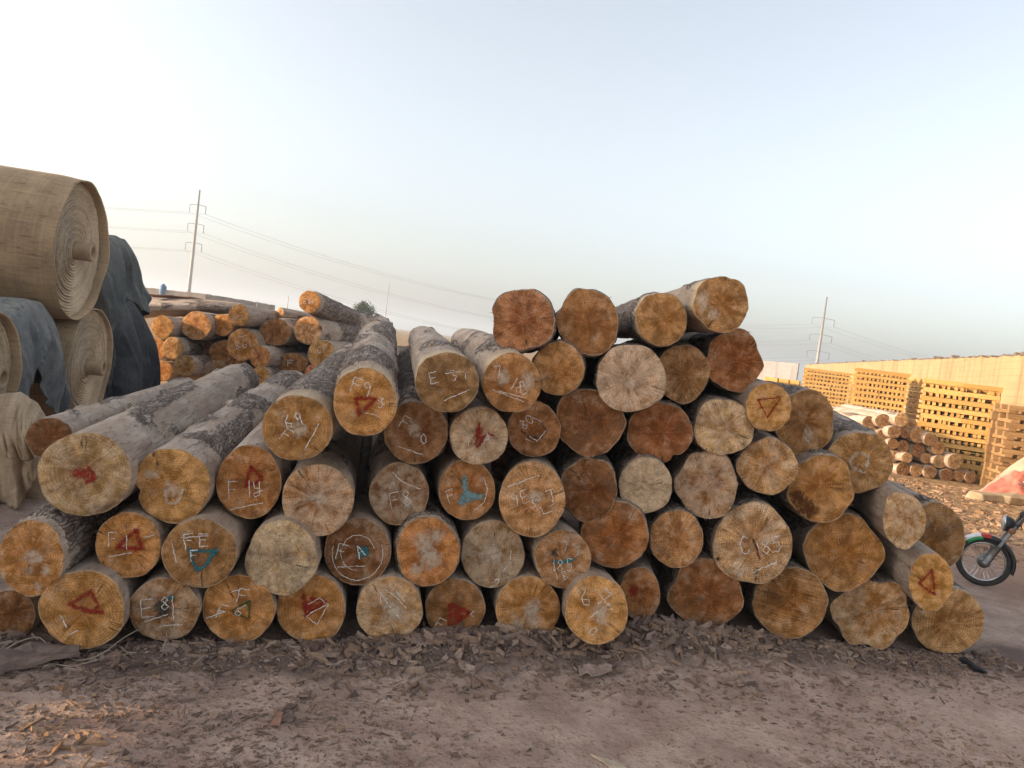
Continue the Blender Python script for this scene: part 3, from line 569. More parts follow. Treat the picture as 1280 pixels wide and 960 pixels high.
 ((62, 548, 30, 27), .0, DR, 'dark log end peeping out behind the largest grey log at the left', dict(far=(232, 484), dd=0, crust=.12, barky=.35, bare=.3, ns=130, n=96)),
]
for r in LEFT: r[4].pop('tint', None); r[4].pop('dd', None)
LEFT[-1] = (LEFT[-1][0], -.75, *LEFT[-1][2:])

RIGHT = [
 ((653, 400, 41, 40), .0, (.27, .115, .045), 'squarish red-brown log end, first of the four topmost logs', dict(poly=(4, .06, 2.2), ray=.7, stripe=.3, fray=14, bites=[(178, 16, .06)])),
 ((735, 403, 40, 42), .0, (.26, .135, .06), 'brown rounded log end, second of the four topmost logs', dict(poly=(6, .025, .5), ray=.3, stripe=.2, fray=12)),
 ((827, 399, 32, 35), .2, (.30, .175, .08), 'smooth tan log end with a pale left rim, third of the four topmost logs', dict(crust=.1, fresh=.9, bare=.1, far=(762, 405))),  # pale rim band stands in for sun grazing the left rim
 ((902, 380, 34, 37), .3, (.29, .17, .08), 'highest log of the whole stack, end smeared pale at its left', dict(fresh=.9, bare=.2, far=(812, 392), L=3.2, marks=[BL('smudge', -.65, .1, .3, .6), BL('smudge', -.3, -.35, .35, .3)])),  # pale rim and left smudges paint the sunlit crescent
 ((698, 461, 33, 34), .0, (.33, .185, .08), 'small clean log end with fine curved grain, under the two leftmost top logs', dict(stripe=.5, am=.012, dark=.1)),
 ((789, 473, 45, 43), .15, (.33, .195, .125), 'log end with a ring of spiky white rays around a whitish middle', dict(crust=.36, ray=1.0, am=.02, fray=12, fresh=.5, bare=.1, marks=[BL('smudge', .0, -.15, .28, .26)])),
 ((854, 467, 33, 38), -.1, (.31, .175, .075), 'radially streaked log end half behind the white-rayed one', dict(ray=1.0, crust=.15, fray=12)),
 ((918, 451, 36, 39), .0, (.29, .13, .055), 'reddish log end right below the highest log, splinters at its upper left', dict(ray=.3, stripe=.55, fray=18, poly=(5, .03, 1.0))),
 ((738, 527, 43, 44), .0, DR, 'very dark red log end with a bulge, below the small clean log', dict(ray=.4, poly=(5, .03, .3), fray=10, dark=.5, stripe=.2)),
 ((825, 541, 41, 39), .0, (.23, .095, .036), 'dark rust-red log end with a torn chip at its lower right', dict(ray=.4, stripe=.25, fray=12, bites=[(-58, 10, .12)], dark=.3)),
 ((905, 534, 38, 36), .1, (.34, .235, .13), 'greyish oval log end with white rays, left of the red-triangle log', dict(crust=.27, ray=1.0, far=(812, 470))),
 ((961, 509, 29, 31), .25, (.40, .245, .11), 'small light log end with a red triangle, upper right of the stack', dict(am=.01, dark=.05, ray=.2, far=(850, 455), barky=.1, bare=.4, marks=[TRI('red', [(-.5, .3), (.5, .42), (-.05, -.42)], .065)])),
 ((1006, 529, 38, 42), -.15, (.27, .155, .075), 'broad brown log end partly behind the small light log with the red triangle', dict(ray=.3, marks=[BL('smudge', .1, -.35, .25, .4)])),
 ((736, 612, 36, 41), .0, DR, 'dark red-brown round log end just right of the large 0EJ log', dict(ray=.2, dark=.5, fray=4)),
 ((807, 607, 34, 36), .05, (.33, .26, .21), 'whitish grey log end, the palest in the right half', dict(crust=.47, ray=.2, am=.01, za=.004)),
 ((884, 606, 39, 43), .05, (.27, .15, .08), 'mottled log end with a squarish orange core and whitish specks', dict(crust=.34, ray=.6, poly=(6, .03, 0), za=.02, fray=16)),
 ((960, 583, 39, 35), .1, (.35, .205, .085), 'tan log end with white streaks on its right side, below the small light log', dict(ray=.9, crust=.24, far=(850, 505))),
 ((1027, 611, 43, 42), .08, (.36, .20, .075), 'orange-tan log end with a darker damp wedge at its lower left', dict(ray=.35, fray=6, marks=[BL('stain', -.55, -.45, .4, .4), BL('stain', -.3, -.65, .3, .3), BL('stain', -.72, -.25, .25, .3)])),  # dark wedge is a diagonal shadow painted on the end
 ((1075, 578, 42, 40), .0, (.33, .195, .08), 'rightmost log of its row with a broken white chalk ring', dict(ray=.7, crust=.16, fray=8, far=(945, 500), marks=[('smudge', [[(-.1, .3), (-.3, .05), (-.12, -.25), (.15, -.3)], [(.05, .3), (.25, .15), (.2, -.1)]], .11)])),
 ((769, 669, 42, 43), .05, (.25, .11, .04), 'dark orange log end with straight saw lines, below the dark red-brown round one', dict(stripe=.5, ray=.2, fray=8, poly=(5, .02, 1), dark=.5)),
 ((846, 674, 34, 37), .05, (.32, .165, .06), 'evenly rayed orange log end above the darkest bottom log', dict(ray=.9, fray=10, am=.012)),
 ((941, 680, 50, 52), .12, (.36, .215, .105), 'large pale rayed log end chalked C185 across a dark check', dict(ray=1.0, crust=.22, am=.02, fray=6, marks=[T('C', -.3, -.25, .42, 10), T('185', .1, -.28, .36, 12), BL('smudge', -.3, -.7, .22, .16), LN(0, -.68, .6, -.42), ('stain', [[(.0, .12), (.1, -.1), (.18, -.35)]], .04)])),
 ((1054, 690, 51, 48), .0, (.34, .185, .07), 'large lobed orange-brown log end, right of the C185 log', dict(poly=(4, .035, .8), bites=[(150, 25, .06)], ray=.3, dark=.35, fray=6, za=.02)),
 ((1130, 650, 27, 37), .3, (.35, .22, .11), 'long pale-barked log with a small rayed end, right flank of the stack', dict(ray=.8, crust=.28, far=(985, 555), barky=.12, L=3.4)),
 ((1170, 672, 38, 43), -.15, (.23, .135, .06), 'shaded brown log end behind the small rayed one, nearest the motorcycle', dict(ray=.3, dark=.5, fray=6)),
 ((800, 742, 26, 33), .0, (.26, .12, .05), 'smallest bottom-row log end with a dull red smudge', dict(am=.012, marks=[BL('red', -.3, .1, .36, .34)])),
 ((883, 742, 47, 44), .0, (.225, .10, .038), 'very dark orange-brown log end in the bottom row, splintered at its upper right', dict(ray=.3, dark=.8, stripe=.15, fray=16, poly=(5, .02, 2))),
 ((988, 753, 48, 45), .05, (.27, .15, .07), 'bottom-row log end with wavy horizontal saw bands', dict(stripe=1.0, ray=.1, fray=10, am=.015, far=(905, 660))),
 ((1090, 767, 48, 44), .05, (.30, .17, .07), 'angular bottom-row log end with a rotten bark-choked left part', dict(poly=(6, .06, 1.1), crust=.28, za=.028, fray=26, dark=.5, ray=.4)),
 ((1164, 728, 28, 37), .35, (.39, .235, .095), 'small light log with a bold red triangle, low on the right flank', dict(am=.008, ray=.2, dark=.05, far=(1000, 592), barky=.1, bare=.4, L=3.4, marks=[TRI('red', [(.0, .42), (-.55, -.05), (.18, -.4)], .11)])),
 ((1186, 776, 46, 42), .0, (.34, .20, .09), 'rightmost bottom-row log end, pale and finely rayed', dict(ray=.7, am=.012, dark=.1)),
]
DEEP = [
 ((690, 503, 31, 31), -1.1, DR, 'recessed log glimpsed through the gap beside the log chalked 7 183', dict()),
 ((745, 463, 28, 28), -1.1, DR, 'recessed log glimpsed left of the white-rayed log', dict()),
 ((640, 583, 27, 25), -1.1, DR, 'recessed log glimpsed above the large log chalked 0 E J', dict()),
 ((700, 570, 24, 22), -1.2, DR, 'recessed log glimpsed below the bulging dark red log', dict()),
]
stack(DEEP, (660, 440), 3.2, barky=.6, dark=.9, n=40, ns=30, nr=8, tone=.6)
stack(LEFT, VPL, 4.3)
stack(RIGHT, VPR, 4.0, barky=.62, bare=.04, n=72, ns=50, am=.034, am2=.022, rough=.7, tone=.85, taper=.15)
# ------------------------------------------------------------------ the log stack further back on the left
def small_logs(rows, base_y, vp, L, group, **kw):
    for (px, dd, tint, label, k) in rows:
        k = {**kw, **k}; seed = int(px[0]*11+px[1]*5); p0 = at_y(px[0], px[1], base_y-dd); rs = np.random.default_rng(seed)
        l = k.pop('L', L)
        ax = far_dir(p0, *k.pop('far'), l) if 'far' in k else vp_dir(*vp, rs.normal(0, 25), rs.normal(0, 4))
        make_log(dict(px=px, p0=p0, axis=ax, L=l, tint=tint, label=label, seed=seed, group=group, **k))
ob, oy_ = (.40, .20, .06), (.44, .25, .09)
BACK = [
 ((203, 409, 14, 15), .2, oy_, 'back-stack log end nearest the dark tarp, upper row', dict()),
 ((245, 407, 19, 18), .1, ob, 'broad back-stack log end, second from the dark tarp in the upper row', dict(ray=.8)),
 ((278, 406, 14, 14), .0, ob, 'small back-stack log end just left of and below the one chalked HC7', dict()),
 ((298, 394, 13, 14), .35, ob, 'back-stack log end chalked HC7, resting on the upper row', dict(marks=[T('HC7', -.5, -.45, .42, 0, w=.05)])),
 ((344, 415, 20, 17), .1, RB, 'dark brown oval back-stack log end right of the log chalked HC7', dict()),
 ((385, 413, 18, 18), .2, ob, 'rayed back-stack log end directly under the topmost log', dict(ray=1.0, crust=.2)),
 ((387, 377, 14, 14), .5, ob, 'topmost back-stack log, chalked E1H, lying highest against the sky', dict(marks=[T('E1H', -.5, -.2, .42, 0, w=.05)], barky=.8, L=3.6, far=(460, 406))),
 ((216, 435, 14, 14), .25, oy_, 'pale back-stack log end in the middle row beside the dark tarp', dict(crust=.25)),
 ((303, 431, 20, 20), .25, ob, 'large back-stack log end chalked BG1', dict(marks=[T('BG1', -.35, -.3, .5, 12, w=.045), LN(-.3, .45, .3, .6, w=.045)])),
 ((325, 446, 13, 14), .45, (.42, .20, .07), 'small bright back-stack log end at the lower right of the one chalked BG1', dict(marks=[T('4', -.3, -.3, .5, 0, 'red', .06)])),
 ((278, 441, 17, 16), -.05, OB, 'shaded back-stack log end left of the one chalked BG1', dict()),
 ((231, 457, 14, 13), .4, oy_, 'yellowish back-stack log end in the lowest row beside the dark tarp', dict(crust=.22)),
 ((364, 454, 20, 13), .1, RB, 'flat brown back-stack log end chalked with a bar, low in the middle', dict(marks=[T('F', -.2, -.3, .6, 0, w=.05)])),
 ((402, 443, 18, 18), .3, (.36, .22, .09), 'olive-tan back-stack log end at the right end of the stack', dict(marks=[T('C1', -.3, .1, .45, 0, w=.05)])),
 ((298, 462, 16, 12), .1, OB, 'flat orange back-stack log end below the one chalked BG1', dict()),
 ((325, 469, 12, 11), .5, oy_, 'small yellow back-stack log end just above the long pale front log', dict()),
 ((391, 467, 10, 12), .3, (.46, .17, .09), 'small reddish-orange back-stack log end at the bottom right', dict(marks=[BL('red', .1, -.2, .5, .5)])),
 ((268, 464, 14, 14), .0, (.27, .17, .10), 'dull grey-brown back-stack log end in the lowest row', dict(crust=.25)),
 ((196, 436, 12, 14), -.1, ob, 'back-stack log end half hidden by the dark tarp, middle row', dict()),
 ((203, 464, 13, 13), .1, ob, 'back-stack log end half hidden by the dark tarp, lowest row', dict()),
 ((250, 433, 15, 13), -.3, DR, 'dark recessed back-stack log end between the pale and the shaded ones', dict()),
 ((352, 436, 10, 8), -.3, DR, 'small dark recessed back-stack log end right of the one chalked BG1', dict()),
 ((432, 462, 16, 16), .0, OB, 'back-stack log end mostly hidden by the steep front logs', dict()),
]
small_logs(BACK, 12.6, (800, 452), 4.2, 'logs of the back left stack', n=40, ns=40, nr=10, barky=.5, bare=.15, knots=2, za=.006, tone=.95)
# two long logs lying across the top of that stack
for (a, b, rr, lab) in (((182, 386), (304, 387), .165, 'long grey log lying crosswise on the back stack, left part'), ((350, 391), (404, 399), .10, 'ragged log stub lying crosswise on the back stack, right part')):
    p0 = at_y(*a, 13.2); p1 = at_y(*b, 13.7); ax = p1-p0; L = np.linalg.norm(ax); ax /= L
    d = 960*rr/13.2
    make_log(dict(px=(a[0], a[1], d*.6, d), p0=p0, axis=ax, L=L, tint=(.22, .14, .09), label=lab, seed=int(a[0]), group='logs of the back left stack', n=40, ns=50, nr=8, barky=.55, taper=.35))

# ------------------------------------------------------------------ small logs by the plank stacks on the right
fr_ = lambda s: s+' in the heap by the plank stacks'
FARR = [
 ((1086, 528, 8, 8), 0, 'half-hidden top-left log'), ((1104, 526, 10, 9), .1, 'second log from the left on the top row'), ((1127, 525, 9, 9), .3, 'brightest top-row log'),
 ((1139, 530, 7, 7), 0, 'small right-hand log on the top row'), ((1091, 541, 8, 8), .0, 'leftmost second-row log'), ((1103, 545, 8.5, 8), .1, 'broad second-row log at the left'),
 ((1118, 540, 8.5, 8), .3, 'pale second-row log jutting out'), ((1132, 541, 6.5, 7), .15, 'small second-row log right of the pale one'), ((1147, 544, 10, 10), .1, 'large second-row log'),
 ((1163, 549, 8.5, 8.5), .2, 'pale log at the right slope, second row'), ((1116, 555, 7, 7), .2, 'small round third-row log'), ((1129, 558, 8, 8), .0, 'reddish third-row log'),
 ((1148, 563, 9.5, 9), .0, 'broad orange third-row log'), ((1173, 560, 8.5, 8.5), .1, 'dull log right of the third row'), ((1134, 572, 7, 6.5), .3, 'whitest small log'),
 ((1119, 570, 8, 7), .1, 'shaded log left of the whitest one'), ((1158, 573, 7, 7), .0, 'small brown log right of the middle'), ((1129, 587, 9, 9), .1, 'leftmost bottom-row log'),
 ((1146, 588, 8, 8.5), .1, 'second bottom-row log'), ((1163, 590, 8.5, 8.5), .15, 'third bottom-row log'), ((1175, 577, 8.5, 8.5), .1, 'rayed grey log above the bottom row'),
 ((1194, 577, 9.5, 10), .2, 'large grey radially cracked log at the right'), ((1184, 594, 9, 8.5), .1, 'fourth bottom-row log'), ((1200, 595, 7.5, 7.5), .05, 'fifth bottom-row log'), ((1214, 597, 7.5, 7.5), .05, 'rightmost bottom-row log'),
 ((1106, 561, 7.5, 8), -.05, 'log half hidden at the left edge, third row')]
tl = [(.27, .16, .075), (.30, .185, .09), (.22, .125, .06), (.32, .21, .115), (.25, .17, .11)]
rows = [(p, d, (.45, .31, .18) if 'whitest' in l or 'brightest' in l else ((.30, .23, .16) if 'grey' in l else tl[i % 5]), fr_(l), dict()) for i, (p, d, l) in enumerate(FARR)]
small_logs(rows, 18.6, (520, 420), 2.6, 'small logs heaped by the plank stacks', n=24, ns=12, nr=6, barky=.3, bare=.1, knots=0, za=.004, crust=.22, ray=.6)
# ------------------------------------------------------------------ ground: one sheet to the horizon
def dist_front(x, y): return (x-A_[0])*FN[0]+(y-A_[1])*FN[1]          # > 0 on the camera's side of the stack
def along(x, y): return (x-A_[0])*FD[0]+(y-A_[1])*FD[1]
LFRONT = float(np.linalg.norm((B_-A_)[:2]))
_b = np.array([(14, 800), (103, 811), (205, 801), (298, 802), (389, 804), (487, 801), (569, 797), (660, 797), (746, 804), (800, 776), (883, 786), (988, 798), (1090, 810), (1187, 818)], float)
_p = on_plane(_b[:, 0], _b[:, 1], A_, FN); BED = (along(_p[:, 0], _p[:, 1]), _p[:, 2]-.006)
def gz(x, y):
    x = np.asarray(x, float); y = np.asarray(y, float)
    d = np.hypot(x, y-3); near = sst(45, 10, d)
    z = .05*(fbm(x*.45, y*.45, 0, 21, 3)-.5)*near+.045*(fbm(x*2.3, y*2.3, 0, 22, 3)-.5)*near
    z = z+.016*(fbm(x*9, y*9, 0, 23, 3)-.5)*sst(20, 6, d)+.010*(fbm(x*34, y*34, 0, 24, 2)-.5)*sst(10, 4, d)
    f, a = dist_front(x, y), along(x, y)
    # the dirt and litter bed the bottom row rests on
    bed = np.interp(a, BED[0], BED[1])*sst(.62, .10, f)*sst(-6.5, -4.8, f)*sst(-1.2, -.3, a)*sst(LFRONT+1.0, LFRONT+.2, a)
    hump = np.exp(-((f-.12)/.20)**2)*(.012+.055*sst(1.25, 1.9, a)*sst(3.3, 2.7, a)+.02*sst(3.0, 3.3, a)*sst(4.6, 4.2, a))*sst(-.4, .1, a)*sst(LFRONT+.4, LFRONT, a)
    z = z*(1-.8*sst(.4, .0, f)*sst(-.5, .0, a)*sst(LFRONT+.4, LFRONT, a))+bed+hump*(.7+.6*fbm(x*5, y*5, 0, 25, 3))
    return z+.7*sst(21, 44, y)

def spaced(a, b, step, far, k=42):
    mid = np.arange(a, b+step, step); g = np.geomspace(step, far, k)
    return np.concatenate([(a-np.cumsum(g)[::-1]), mid, b+np.cumsum(g)])
gx, gy = spaced(-4.2, 5.6, .026, 420), spaced(1.7, 7.2, .026, 420)
GX, GY = np.meshgrid(gx, gy, indexing='xy')
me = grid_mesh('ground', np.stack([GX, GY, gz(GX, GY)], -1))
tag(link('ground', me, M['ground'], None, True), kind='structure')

# ------------------------------------------------------------------ loose bark litter and wood chips
def flakes(name, n, place, size, mat, label, cat, aspect=(.18, .7)):
    rs = np.random.default_rng(len(name)*31+n); V, Fc = [], []; k = 0
    for _ in range(n):
        x, y, s = place(rs); sz = size(rs)*s; m = rs.integers(4, 7)
        a = np.sort(rs.uniform(0, 6.283, m)); asp = rs.uniform(*aspect); r = rs.uniform(.65, 1.1, m)
        p = np.stack([np.cos(a)*r, np.sin(a)*r*asp, rs.normal(0, .10, m)], 1)*sz
        t = max(.0015, sz*rs.uniform(.12, .34)); top = p+[0, 0, t]*1; top[:, :2] *= .92
        ya = rs.uniform(0, 6.283); til = abs(rs.normal(0, .2)) if rs.random() < .88 else rs.uniform(.3, .9)
        ca, sa, ct, st = math.cos(ya), math.sin(ya), math.cos(til), math.sin(til)
        Rm = np.array([[ca, -sa, 0], [sa, ca, 0], [0, 0, 1]])@np.array([[1, 0, 0], [0, ct, -st], [0, st, ct]])
        yb = rs.uniform(0, 6.283); Rb = np.array([[math.cos(yb), -math.sin(yb), 0], [math.sin(yb), math.cos(yb), 0], [0, 0, 1]])
        v = np.vstack([p, top])@(Rm@Rb).T
        v += [x, y, float(gz(x, y))-v[:, 2].min()*.55-t*.25]
        V.append(v); Fc += [tuple(k+i for i in reversed(range(m))), tuple(k+m+i for i in range(m))]+[(k+i, k+(i+1) % m, k+m+(i+1) % m, k+m+i) for i in range(m)]
        k += 2*m
    me = bpy.data.meshes.new(name); me.from_pydata(np.concatenate(V).tolist(), [], Fc); me.update()
    return tag(link(name, me, mat), label, cat, kind='stuff')
def pl_front(rs):
    a = rs.uniform(-.6, LFRONT+.5); mid = float(sst(1.1, 1.9, a)*sst(4.6, 3.6, a))
    f = abs(rs.normal(0, .20+.12*mid))-.06
    if rs.random() > .35+.65*mid: f = abs(rs.normal(0, .25))
    c = A_+FD*a+FN*f; return c[0], c[1], .75+.65*mid*math.exp(-(f/.35)**2)
def pl_yard(rs):
    for _ in range(60):
        d = 2.0+6*rs.random()**1.6; x = rs.uniform(-.95, .95)*d; y = d
        if float(fbm(x*1.3, y*1.3, 0, 77, 3))+rs.normal(0, .10) > .48 and dist_front(x, y) > 0: return x, y, 1.0
    return x, y, 1.0
def pl_corner(rs):
    c = ground_pt(30+abs(rs.normal(0, 60)), 930+rs.normal(0, 40)); return c[0], c[1], 1.0
def pl_far(rs):
    y = rs.uniform(9.6, 17.5); return rs.uniform(.42, .74)*y, y, 1.0
flakes('bark_litter', 3000, pl_front, lambda r: min(.105, .010+r.gamma(1.6, .014)), M['litter'], 'grey-brown heap of shed bark flakes along the foot of the log stack', 'bark litter')
flakes('scattered_bark_chips', 24000, pl_yard, lambda r: min(.05, .0045+r.gamma(1.5, .0068)), M['litter'], 'small bark crumbs and pebbles scattered over the trodden dirt', 'bark litter')
def pl_heap(rs):
    c = A_+FD*rs.uniform(1.15, 4.3)+FN*(abs(rs.normal(0, .2))-.02); return c[0], c[1], 1.0
flakes('shed_bark_plates', 600, pl_heap, lambda r: r.uniform(.025, .09), M['litter'], 'larger plates of shed bark heaped at the foot of the middle logs', 'bark litter')
flakes('bark_fibres', 700, pl_front, lambda r: r.uniform(.025, .10), M['litter'], 'thin torn strips and fibres of bark among the litter at the foot of the stack', 'bark litter', (.04, .11))
flakes('wood_chips', 150, pl_corner, lambda r: min(.06, .008+r.gamma(2, .010)), M['chips'], 'orange-brown wood chips lying in the patch of sun in the near left corner', 'wood chips')
flakes('straw_litter', 2600, pl_far, lambda r: .02+r.gamma(1.6, .022), M['chips'], 'straw-coloured bark and chips covering the sunlit yard behind', 'wood chips')

# ------------------------------------------------------------------ loose things on the dirt in front
def flat_piece(name, px, th, mat, label, cat, warp=.02, group=None):
    p = np.array([ground_pt(*q) for q in px]); c = p.mean(0); c[2] = float(gz(c[0], c[1])); q = p[:, :2]-c[:2]
    n = len(q); rs = np.random.default_rng(n*7+len(label)); out = []
    for i in range(n):
        for t in (0, .5): out.append(q[i]*(1-t)+q[(i+1) % n]*t+rs.normal(0, .006, 2))
    q = np.array(out); n = len(q); z = warp*np.sin(np.arange(n)*2.3)*.5+warp*.6
    b = MB(); v = np.vstack([np.column_stack([q, z]), np.column_stack([q*.6, z*.3+warp*.2]), [[0, 0, warp*.25]]])
    v = np.vstack([v, v+[0, 0, th]]); m = 2*n+1; f = []
    for i in range(n):
        j = (i+1) % n
        f += [(i, n+i, n+j, j), (n+i, 2*n, n+j), (m+i, m+j, m+n+j, m+n+i), (m+n+i, m+n+j, m+2*n), (i, j, m+j, m+i)]
    b.add(v, f); o = b.obj(name, mat, None, False, c+[0, 0, .004]); return tag(o, label, cat, group)
flat_piece('bark_slab', [(-6, 852), (30, 838), (96, 826), (100, 817), (55, 812), (15, 818), (-6, 826)], .022, M['slab'], 'large flat slab of brown bark on the dirt below the leftmost bottom logs', 'bark slab', .03)
flat_piece('wood_offcut', [(338, 911), (349, 912), (351, 896), (342, 893)], .012, M['brick'], 'small rectangular reddish wood offcut lying on the open dirt', 'offcut', .008)
flat_piece('bark_flake', [(352, 905), (362, 908), (371, 902), (360, 895)], .008, M['slab'], 'small oval bark flake lying right beside the rectangular reddish offcut', 'bark flake', .008)
flat_piece('wood_splinter', [(738, 942), (752, 944), (785, 958), (790, 966), (770, 961)], .008, M['splinter'], 'long pale wood splinter on the dirt at the bottom edge of the photo', 'splinter', .006)
flat_piece('curled_bark_piece', [(722, 842), (745, 838), (764, 841), (762, 848), (738, 852), (724, 850)], .012, M['litter'], 'curled grey piece of bark lying apart, just in front of the log chalked 67', 'bark piece', .03)
b = MB(); c = ground_pt(1216, 832); pp = np.array([ground_pt(x, y) for x, y in ((1199, 822), (1206, 824), (1214, 829), (1223, 836), (1233, 841))]); pp[:, 2] = gz(pp[:, 0], pp[:, 1])+.022
b.tube(pp-c, [.022, .042, .03, .034, .012], 10); v = b.v[0]; v[:, 2] = (v[:, 2]-v[:, 2].mean())*.6+v[:, 2].mean()
tag(b.obj('rubber_scrap', M['scrap'], None, True, c), 'black curved scrap of rubber on the dirt in front of the rightmost bottom log', 'rubber scrap')
def strap(px, hs, label, r=.003):
    p = np.array([ground_pt(*q) for q in px]); p = np.column_stack([p[:, :2], gz(p[:, 0], p[:, 1])+np.array(hs)])
    t = np.linspace(0, len(p)-1, 60); q = np.stack([np.interp(t, np.arange(len(p)), p[:, i]) for i in range(3)], 1)
    for _ in range(4): q[1:-1] = (q[:-2]+2*q[1:-1]+q[2:])/4
    b = MB(); c = q[0].copy(); b.tube(q-c, r, 6); tag(b.obj('loose_strap', M['strap'], None, True, c), label, 'strap', 'loose straps')
strap([(-4, 824), (22, 812), (48, 806), (66, 818), (98, 827), (128, 822), (152, 812), (196, 803), (208, 812), (202, 820)], [.01, .03, .05, .03, .01, .02, .06, .12, .05, .01], 'pale plastic strap looping below the large log with the red hook')
strap([(40, 828), (90, 832), (135, 826), (170, 822)], [.012, .01, .02, .012], 'short pale fibre strand lying beside the bark slab', .003)

# ------------------------------------------------------------------ woven cloth rolls on the left
AXR = np.array([math.cos(R_(10)), math.sin(R_(10)), 0]); AXB = np.array([-AXR[1], AXR[0], 0]); UPV = np.array([0, 0, 1.0])
def fabric_roll(c, R, L, label, pipe=.16, lip=.03, wob=1.0, seed=0):
    t = thing('fabric_roll', label, 'cloth roll', c, np.stack([AXR, AXB, UPV], 1), 'woven cloth rolls stacked on the left')
    n = 120; a = np.arange(n)*2*math.pi/n; s = np.concatenate([np.linspace(-L, -.3, 40), np.linspace(-.28, lip, 16)])
    Sg, Ag = np.meshgrid(s, a, indexing='ij'); e = sst(-.25, lip, Sg)
    RR = R*(1+.018*(fbm(np.cos(Ag)*2, np.sin(Ag)*2, Sg*.6+seed, 4, 3)-.5))+.015*(fbm(np.cos(Ag)*9, np.sin(Ag)*9, Sg*1.5+seed, 5, 3)-.5)+e*.018*(vn(np.cos(Ag)*3, np.sin(Ag)*3, seed, 7)-.4)-.02*e
    lipv = .05*(vn(np.cos(Ag)*2, np.sin(Ag)*2, seed, 8)-.5)*e
    V = np.stack([Sg+lipv, RR*np.cos(Ag), RR*np.sin(Ag)], -1)
    rim = V[-1]
    inner = np.stack([rim[:, 0]-.01, rim[:, 1]*.975, rim[:, 2]*.975], -1); V = np.concatenate([V[:1]*[1, .001, .001], V, inner[None], (inner-[.10, 0, 0])[None]*[1, .995, .995]], 0)
    me = grid_mesh('outer_wrap', V, True); attr(me, 'w', np.stack([V[..., 0], np.broadcast_to(a*R, V.shape[:2]), 0*V[..., 0]], -1), 'FLOAT_VECTOR'); link('outer_wrap', me, M['roll'], t, True)
    rr = np.linspace(pipe*.6, R*.975, 150); Rg, Ag = np.meshgrid(rr, a, indexing='ij'); k = Rg/R
    ph = Rg*44/R*.55+Ag/6.283+wob*.8*(fbm(np.cos(Ag)*1.5*k+3, np.sin(Ag)*1.5*k, seed, 9, 3)-.5)
    fr = ph % 1.0; lay = vn(np.floor(ph)*3.7, Ag*0, seed, 10)
    x = -.03+.018*fr**2+.026*(lay-.5)+.02*(fbm(np.cos(Ag)*3*k, np.sin(Ag)*3*k, seed+5, 11, 3)-.5)-.02*k
    V = np.stack([x, Rg*np.cos(Ag), Rg*np.sin(Ag)], -1)
    me = grid_mesh('wound_layers', V, True); attr(me, 'w', np.stack([ph*.08, Ag*Rg, 0*Rg], -1), 'FLOAT_VECTOR'); attr(me, 'gap', (np.exp(-(fr/.16)**2)+.5*(lay > .72)*(.3+fr*.4)).reshape(-1)); link('wound_layers', me, M['rollend'], t, True)
    b = MB(); pr = pipe*.62; V = np.stack([np.stack([np.full(28, x), r*np.cos(np.arange(28)*2*math.pi/28), r*np.sin(np.arange(28)*2*math.pi/28)], 1) for x, r in ((-.15, pr), (.17, pr), (.175, pr*.93), (.175, pr*.62), (.17, pr*.58), (-.1, pr*.58), (-.1, .002))])
    b.grid(V, close_v=True); b.obj('core_pipe', M['core'], t, True)
    return t
rA = P(97, 313, 9.1); fabric_roll(rA, .84, 3.2, 'huge tan woven cloth roll on top, its spiral end and core pipe facing right', .18, .07, 1.3, 1)
rB = P(112, 458, 9.85); fabric_roll(rB, .76, 3.2, 'woven cloth roll directly below the huge top roll, between the two tarps', .17, .02, .8, 2)
rC = P(70, 462, 8.25); rC[2] = .86; fabric_roll(rC-AXR*.75, .78, 3.0, 'cloth roll under the grey-blue tarp, left of the hanging folds', .17, .02, .8, 3)
rD = P(-22, 477, 7.0); rD[2] = .97; fabric_roll(rD, .63, 3.0, 'nearest cloth roll, cut by the left edge, its core pipe pointing right', .18, .05, 1.0, 4)
for (r, rad, lab) in ((rA, .84, ''), (rB, .76, 'behind'), (rC, .78, 'middle'), (rD, .66, 'front')):
    if not lab: continue
    for k in (.35, 2.3):
        zb = r[2]-rad; b = MB(); b.box((0, 0, zb/2+.0), (.22, 1.1, max(zb, .06)+.06), np.stack([AXR, AXB, UPV], 1), .008)
        c = r-AXR*k; g = float(gz(c[0], c[1])); tag(b.obj('timber_bearer', M['sleeper'], None, False, (c[0], c[1], g), .01), 'dark timber bearer lying under the cloth rolls', 'bearer', 'timber bearers under the cloth rolls')

